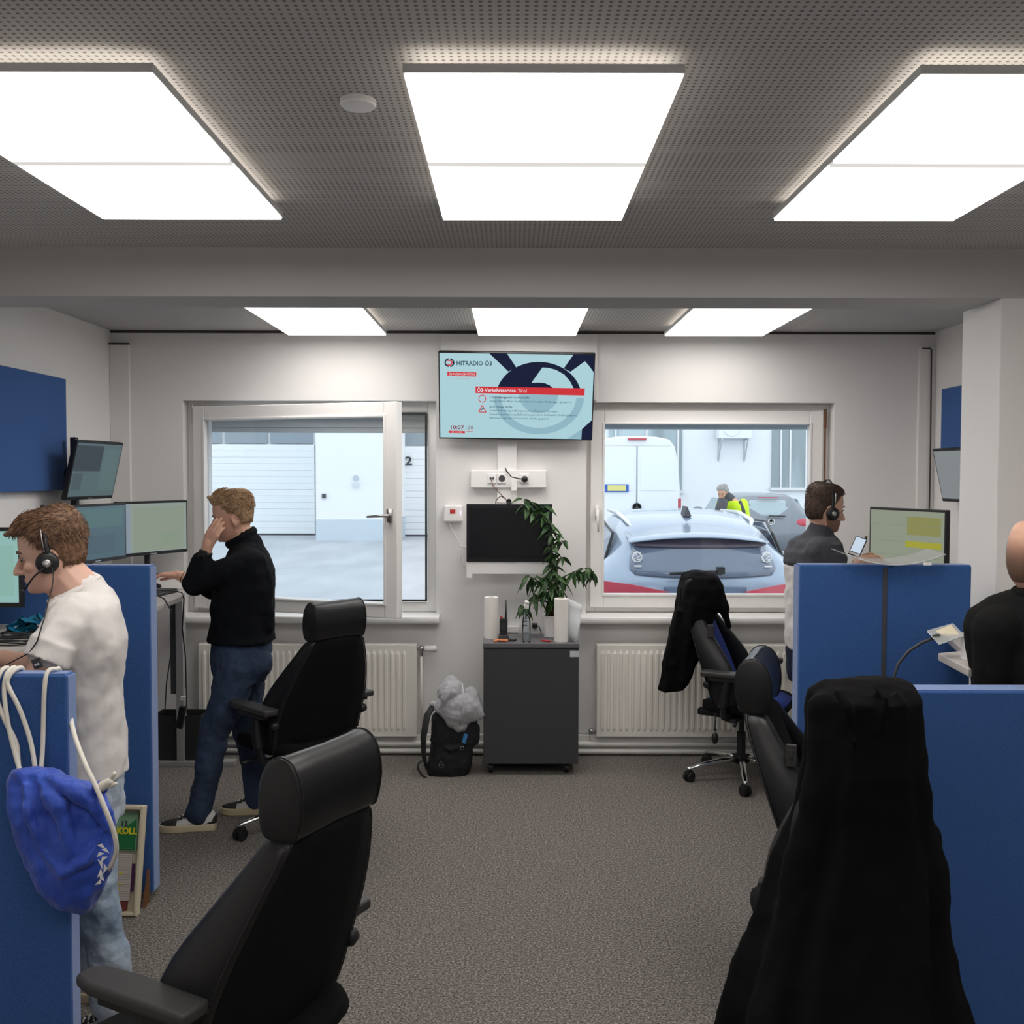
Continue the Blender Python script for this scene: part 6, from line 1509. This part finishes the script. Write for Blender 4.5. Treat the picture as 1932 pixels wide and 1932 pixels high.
# calendar and papers in a cream tray leaning on the partition
def tray():
    A = W(277, 1534, 4.03); B = W(264, 1741, 3.95)
    x1 = A.x; w_, h_ = .27, .435
    t = thing('document_tray', 'cream tray with a green calendar and papers, leaning upright against the blue partition', 'tray', (x1 - w_ / 2, 3.99, 0))
    Tm = Matrix.Translation((x1 - w_ - .012, 3.965, .004)) @ Matrix.Rotation(-.16, 4, 'X') @ Matrix.Rotation(.022, 4, 'Y')
    def P(x, y, z): return Tm @ Vector((x, y, z))
    def pb(a, b_, c, d, e, f_): return place(MB().bb(a, b_, c, d, e, f_), Tm)
    fr = ringframe(MB(), 0, w_, 0, h_, .014, -.03, .012); fr.bb(.01, w_ - .01, .006, .012, .01, h_ - .01)
    place(fr, Tm).build('tray_frame', M['cream'], t, bevel=.006, seg=3)
    cal = pb(.03, w_ - .028, -.004, .006, h_ - .185, h_ - .03).build('calendar', M['greenL'], t)
    place(MB().add([(.07, -.006, h_ - .18), (w_ - .034, -.006, h_ - .18), (w_ - .034, -.006, h_ - .055)], [(0, 1, 2)]), Tm).build('green_field', M['greenC'], cal)
    R_ = Tm @ Matrix.Rotation(PI / 2, 4, 'X')
    text('13', .030, M['textink'], cal, Tm @ Matrix.Translation((w_ - .098, -.008, h_ - .084)) @ Matrix.Rotation(PI / 2, 4, 'X'), bold=.0008)
    text('KOLL', .034, M['yellow'], cal, Tm @ Matrix.Translation((w_ - .112, -.008, h_ - .115)) @ Matrix.Rotation(PI / 2, 4, 'X'), bold=.0018)
    pp = pb(.03, w_ - .042, -.006, .006, .055, h_ - .195).build('printed_sheets', M['palepaper'], t)
    ln = MB()
    for k in range(22): ln.bb(.034, w_ - .046, -.0068, -.006, .062 + k * .0095, .0632 + k * .0095)
    for k in range(5): ln.bb(w_ - .12, w_ - .095, -.0075, -.0065, h_ - .245 - k * .016, h_ - .240 - k * .016)
    place(ln, Tm).build('table_lines', mat('table_ink', (.32, .27, .26), .8), pp)
    place(MB().bb(w_ - .10, w_ - .08, -.008, -.0066, .10, .104).bb(w_ - .11, w_ - .07, -.008, -.0066, .118, .122).bb(w_ - .09, w_ - .075, -.008, -.0066, .16, .165), Tm).build('highlighted_cells', M['yellow'], pp)
    pb(w_ - .046, w_ - .030, -.003, .004, .09, .20).build('purple_card', M['purple'], t)
    pb(.03, w_ - .05, -.012, .004, .018, .05).build('dark_red_booklet', mat('dark_red_card', (.18, .04, .035), .6), t)
    MB().prism([(x1 - .02, 4.02, 0), (x1 - .02, 4.08, 0), (x1 - .02, 4.08, .14)], (.010, 0, 0)).build('wooden_prop', M['brown'], t)
tray()

# backpack with rolled grey blanket beside the cabinet
def backpack():
    Y = 5.90
    t = thing('backpack', 'black backpack standing on the floor left of the grey cabinet', 'backpack', W(845, 1468, Y))
    def s(pxl, pxr, py, b_, Yc=Y): l = W(pxl, py, Yc); r = W(pxr, py, Yc); return ((l + r) / 2, (r.x - l.x) / 2, b_)
    S_ = [s(826, 880, 1338, .07), s(815, 900, 1352, .09), s(814, 902, 1385, .10), s(813, 893, 1410, .10), s(808, 891, 1440, .11), s(806, 884, 1458, .10), s(815, 876, 1468, .09)]
    mb = MB(); mb.loft([sec_ring(c, a, b_, Vector((1, 0, 0)), Vector((0, 1, 0)), ex=.6) for c, a, b_ in S_])
    mb.cone(W(896, 1375, 5.86), W(896, 1398, 5.86), .032, .03)
    mb.tube([W(812, 1395, 5.84), W(850, 1415, 5.795), W(888, 1400, 5.82)], .012, 8)
    o = mb.build('bag_body', M['bpack'], t, smooth=True); remesh(o, .007, 3, [(.07, .014)])
    MB().tube([W(819, 1328, 5.88), W(806, 1350, 5.82), W(799, 1390, 5.80), W(799, 1425, 5.82), W(806, 1452, 5.84)], [.02, .024, .022, .018, .012], 12, flat=(1, .45)).build('shoulder_strap', M['black_matte'], t, smooth=True)
    MB().tube([W(803, 1430, 5.84), W(790, 1440, 5.8), W(788, 1450, 5.8), W(796, 1462, 5.8), W(806, 1470, 5.78), W(813, 1480, 5.72), W(820, 1487, 5.68)], .009, 8, flat=(1, .5)).build('waist_strap', M['black_matte'], t, smooth=True)
    MB().tube([W(879, 1385, 5.775), W(875, 1402, 5.775)], .012, 8, flat=(1, .4)).build('blue_loop', M['strapblue'], t)
    c = W(872, 1412, 5.77); MB().tube([c + Vector((.011 * math.sin(a), 0, .012 * math.cos(a))) for a in [x * .5 for x in range(-5, 6)]], .0022, 6).build('metal_clip', M['steel'], t, smooth=True)
    lg = MB(); c = W(833, 1443, 5.775)
    for a, b_ in (((-.016, .008), (0, .02)), ((0, .02), (.004, .002)), ((.004, .002), (-.008, -.004)), ((-.016, .008), (-.012, -.012)), ((0, -.02), (.014, -.004)), ((.014, -.004), (.010, .012))):
        lg.tube([c + Vector((a[0], 0, a[1])), c + Vector((b_[0], 0, b_[1]))], .0012, 5)
    lg.build('logo', M['steel'], o)
    mb = MB()
    mb.ell(W(868, 1338, 5.86), (.125, .11, .10)); mb.ell(W(852, 1308, 5.88), (.085, .08, .085)); mb.ell(W(852, 1288, 5.9), (.05, .05, .04))
    mb.cone(W(836, 1335, 5.84), W(868, 1368, 5.82), .055, .05); mb.cone(W(890, 1310, 5.88), W(898, 1345, 5.85), .045, .05)
    mb.tube([W(842, 1298, 5.82), W(838, 1320, 5.79), W(828, 1345, 5.80)], .018, 8); mb.ell(W(817, 1328, 5.87), (.02, .02, .015))
    o = mb.build('rolled_blanket', M['grey_quilt'], smooth=True); remesh(o, .006, 3, [(.09, .03), (.03, .010)])
    tag(o, 'bundled light grey quilted blanket strapped on top of the black backpack', 'blanket')
    MB().tube([W(872, 1290, 5.79), W(876, 1320, 5.755), W(873, 1345, 5.75), W(868, 1368, 5.77)], .004, 6).build('cord', M['tag'], o, smooth=True)
backpack()

# keyboard, mouse, cables and a bin at the left desk
k = thing('keyboard', 'dark grey keyboard on the raised desk by the elbow of the man in black', 'keyboard', (-1.83, 4.95, 1.18))
kp = [W(285, 1112, 4.74), W(321, 1111, 4.80), W(345, 1099, 5.08), W(345, 1091, 5.22), W(290, 1096, 5.10)]
kp = [Vector((p.x, p.y, 1.181)) for p in kp]
R_ = Matrix.Rotation(math.radians(78), 3, 'Z')
MB().box((-1.86, 4.93, 1.189), (.44, .15, .014), R_).build('keyboard_base', M['anth'], k, bevel=.004)
ks = MB()
for i in range(15):
    for j in range(5): ks.box(Vector((-1.86, 4.93, 1.199)) + R_ @ Vector((-.203 + i * .029, -.056 + j * .028, 0)), (.025, .024, .006), R_)
ks.build('keys', M['dark'], k)
mo = MB().ell((W(303, 1090, 5.27).x - .05, 5.27, 1.196), (.055, .032, .018)).build('computer_mouse', M['black'], smooth=True); tag(mo, 'black mouse under the hand of the man in black', 'mouse')
cb = MB().tube([(-2.0, 4.6, 1.183), W(300, 1114, 4.9), W(330, 1115, 5.0), W(343, 1118, 5.04), W(347, 1130, 5.05), (-1.70, 5.06, 1.0), W(350, 1240, 5.2), W(352, 1330, 5.5), W(345, 1350, 5.6)], .0035, 6).build('hanging_cable', M['black'], smooth=True)
tag(cb, 'thin dark cable running over the desk edge beside the desk leg', 'cable')
cb = MB().tube([W(294, 1122, 4.75), W(310, 1130, 4.74), W(322, 1150, 4.7), W(327, 1180, 4.72), W(323, 1230, 4.9), W(314, 1290, 5.2), W(311, 1345, 5.6)], .0035, 6).build('hanging_cable', M['black'], smooth=True)
tag(cb, 'longer dark cable looping down from the desk edge nearest the partition', 'cable')
sw_ = MB().box(W(342, 1353, 5.6), (.04, .03, .13), Matrix.Rotation(.2, 3, 'Y')).build('cable_switch', M['black'], bevel=.005); tag(sw_, 'black power brick hanging on the cable beside the desk leg', 'power brick')
pgw = MB().box(W(346, 1317, 5.5), (.028, .02, .02)).tube([W(348, 1312, 5.5), W(349, 1298, 5.5)], .006, 6).build('white_cable_plug', M['white']); tag(pgw, 'small white plug on the cable beside the desk leg', 'plug')
a = W(298, 1437, 6.12); b_ = W(392, 1350, 6.12)
bn = thing('waste_bin', 'black bin on the floor beneath the raised desk on the left', 'bin', ((a.x + b_.x) / 2, 6.1, 0))
xc = (a.x + b_.x) / 2; hw = (b_.x - a.x) / 2
rr = [[(xc + hw * k_ * sx_, 6.10 + .09 * k_ * sy_, z) for sx_, sy_ in ((-1, -1), (1, -1), (1, 1), (-1, 1))] for z, k_ in ((.035, 1.04), (.31, .96), (.31, .90), (.05, .95))]
MB().loft(rr).build('bin_body', M['black_matte'], bn, bevel=.004)
MB().bb(xc - hw * .9, xc + hw * .9, 6.02, 6.18, .0, .036).build('bin_base', M['black_matte'], bn)
# clutter on the nearer left desk
def blob_cable():
    r = random.Random(8); mb = MB()
    for k_ in range(6):
        pts = []; cx_, cy_ = W(20 + 8 * k_, 1205, 3.6).x, 3.58 + .03 * k_
        a0 = r.uniform(0, 6)
        for i in range(22):
            a_ = a0 + i * .33; pts.append((cx_ + (.10 + .012 * k_) * math.cos(a_), cy_ + (.045 + .01 * k_) * math.sin(a_), 1.181 + .004 * k_ + .002 * math.sin(i)))
        mb.tube(pts, .003, 6)
    o = mb.build('coiled_cables', M['black'], smooth=True); tag(o, 'tangle of thin black cables on the near left desk beside the teal wrapper', 'cables')
blob_cable()
r = random.Random(4); mb = MB(); c = W(60, 1190, 3.78); c.z = 1.178
for k_ in range(16):
    p = c + Vector((r.uniform(-.07, .06), r.uniform(-.03, .03), r.uniform(.008, .055))); a_ = Matrix.Rotation(r.uniform(0, 3), 3, 'Z') @ Matrix.Rotation(r.uniform(-1, 1), 3, 'X')
    q = [p + a_ @ Vector(v) * .045 for v in ((-1, -.5, 0), (.2, -.7, .3), (1, .3, -.1), (.1, .6, .4), (-.7, .5, .1))]
    q = [Vector((v.x, v.y, max(v.z, 1.178))) for v in q]; mb.add(q, [(0, 1, 3, 4), (1, 2, 3)])
o = mb.build('crumpled_pouch', M['teal']); o.modifiers.new('s', 'SOLIDIFY').thickness = .001; tag(o, 'crumpled teal plastic wrapper at the back of the near left desk', 'wrapper')
kb = thing('keyboard', 'pale keyboard at the left edge under the forearm of the man in a white t-shirt', 'keyboard', (-1.9, 3.16, 1.176))
MB().bb(-2.10, -1.70 - .06, 2.98, 3.40, 1.177, 1.192).build('keyboard_base', M['wb'], kb, bevel=.004)
ks = MB()
for i in range(5):
    for j in range(13): ks.bb(-2.06 + i * .05, -2.02 + i * .05, 3.0 + j * .03, 3.025 + j * .03, 1.192, 1.197)
ks.build('keys', M['anth'], kb)

# curved clear tray on the wide right partition, gooseneck holder, white mug
cxx = W(1672, 1060, 3.94).x
t = thing('curved_acrylic_shelf', 'curved clear acrylic tray lying on top of the wide right partition', 'tray', (cxx, 3.93, 1.446))
rows = []
for i in range(17):
    s_ = -1 + 2 * i / 16; z = 1.4475 + .042 * s_ * s_ ; x = cxx + .195 * s_
    rows.append([(x, 3.84, z), (x, 4.02, z + .008), (x, 4.02, z + .012), (x, 3.84, z + .004)])
MB().loft(rows).build('acrylic_plate', M['clear'], t, smooth=False)
MB().tube([(cxx - .195 + .39 * i / 16, 3.842, 1.4500 + .042 * (-1 + 2 * i / 16) ** 2) for i in range(17)], .0028, 6).build('front_edge', M['tag'], t, smooth=True)
MB().bb(cxx - .012, cxx + .012, 3.89, 3.985, 1.443, 1.4485).build('tray_clip', M['steel'], t)
MB().box(W(1750, 1064, 3.80), (.03, .004, .010)).build('sticker', M['white'], t)
t = thing('gooseneck_holder', 'flexible arm holding a clear plate, rising behind the low right partition', 'holder', (1.5, 3.34, 1.16))
MB().box((1.74, 3.24, 1.15), (.04, .04, .06)).build('desk_clamp', M['black_matte'], t, bevel=.004)
P_ = [Vector((1.74, 3.24, 1.13)), Vector((1.66, 3.28, 1.0)), Vector((1.50, 3.33, .95)), Vector((1.37, 3.36, .98)), W(1688, 1300, 3.38), W(1687, 1275, 3.38), W(1695, 1252, 3.38), W(1715, 1228, 3.37), W(1740, 1212, 3.35), W(1762, 1204, 3.34)]
MB().tube(P_, .0055, 8).build('flexible_arm', M['anth'], t, smooth=True)
h_ = W(1775, 1204, 3.33); MB().ell(h_, (.032, .02, .014), Matrix.Rotation(.15, 3, 'Y')).ell(h_ + Vector((.006, -.012, 0)), (.010, .008, .008)).build('holder_head', M['black'], t, smooth=True)
q = [W(1750, 1192, 3.36), W(1799, 1178, 3.36), W(1819, 1200, 3.28), W(1772, 1216, 3.28)]
MB().prism(q, (0, .004, .004)).build('clear_plate', M['clear'], t)
MB().tube(q + [q[0]], .0016, 5).build('plate_rim', M['wb'], t)
MB().prism([q[0].lerp(q[2], .25), q[1].lerp(q[3], .12), q[2].lerp(q[0], .12), q[3].lerp(q[1], .38)], (0, .006, .006)).build('inner_card', M['cream'], t)
c = W(1824, 1213, 3.30)
t = thing('white_mug', 'white mug-like container on the pale desk end beside the bald man', 'mug', (c.x + .005, 3.30, 1.18))
MB().lathe((c.x + .012, 3.30, 1.18), [(.002, .001), (.027, .001), (.029, .004), (.030, .088), (.028, .089), (.026, .01), (.002, .008)], 32).build('mug_body', M['white'], t, smooth=False, bevel=.001)
MB().tube([(c.x + .04, 3.30, 1.245), (c.x + .062, 3.30, 1.24), (c.x + .064, 3.30, 1.21), (c.x + .04, 3.30, 1.20)], .004, 8).build('mug_handle', M['white'], t, smooth=True)
# second calendar-free detail: box on the pillar desk
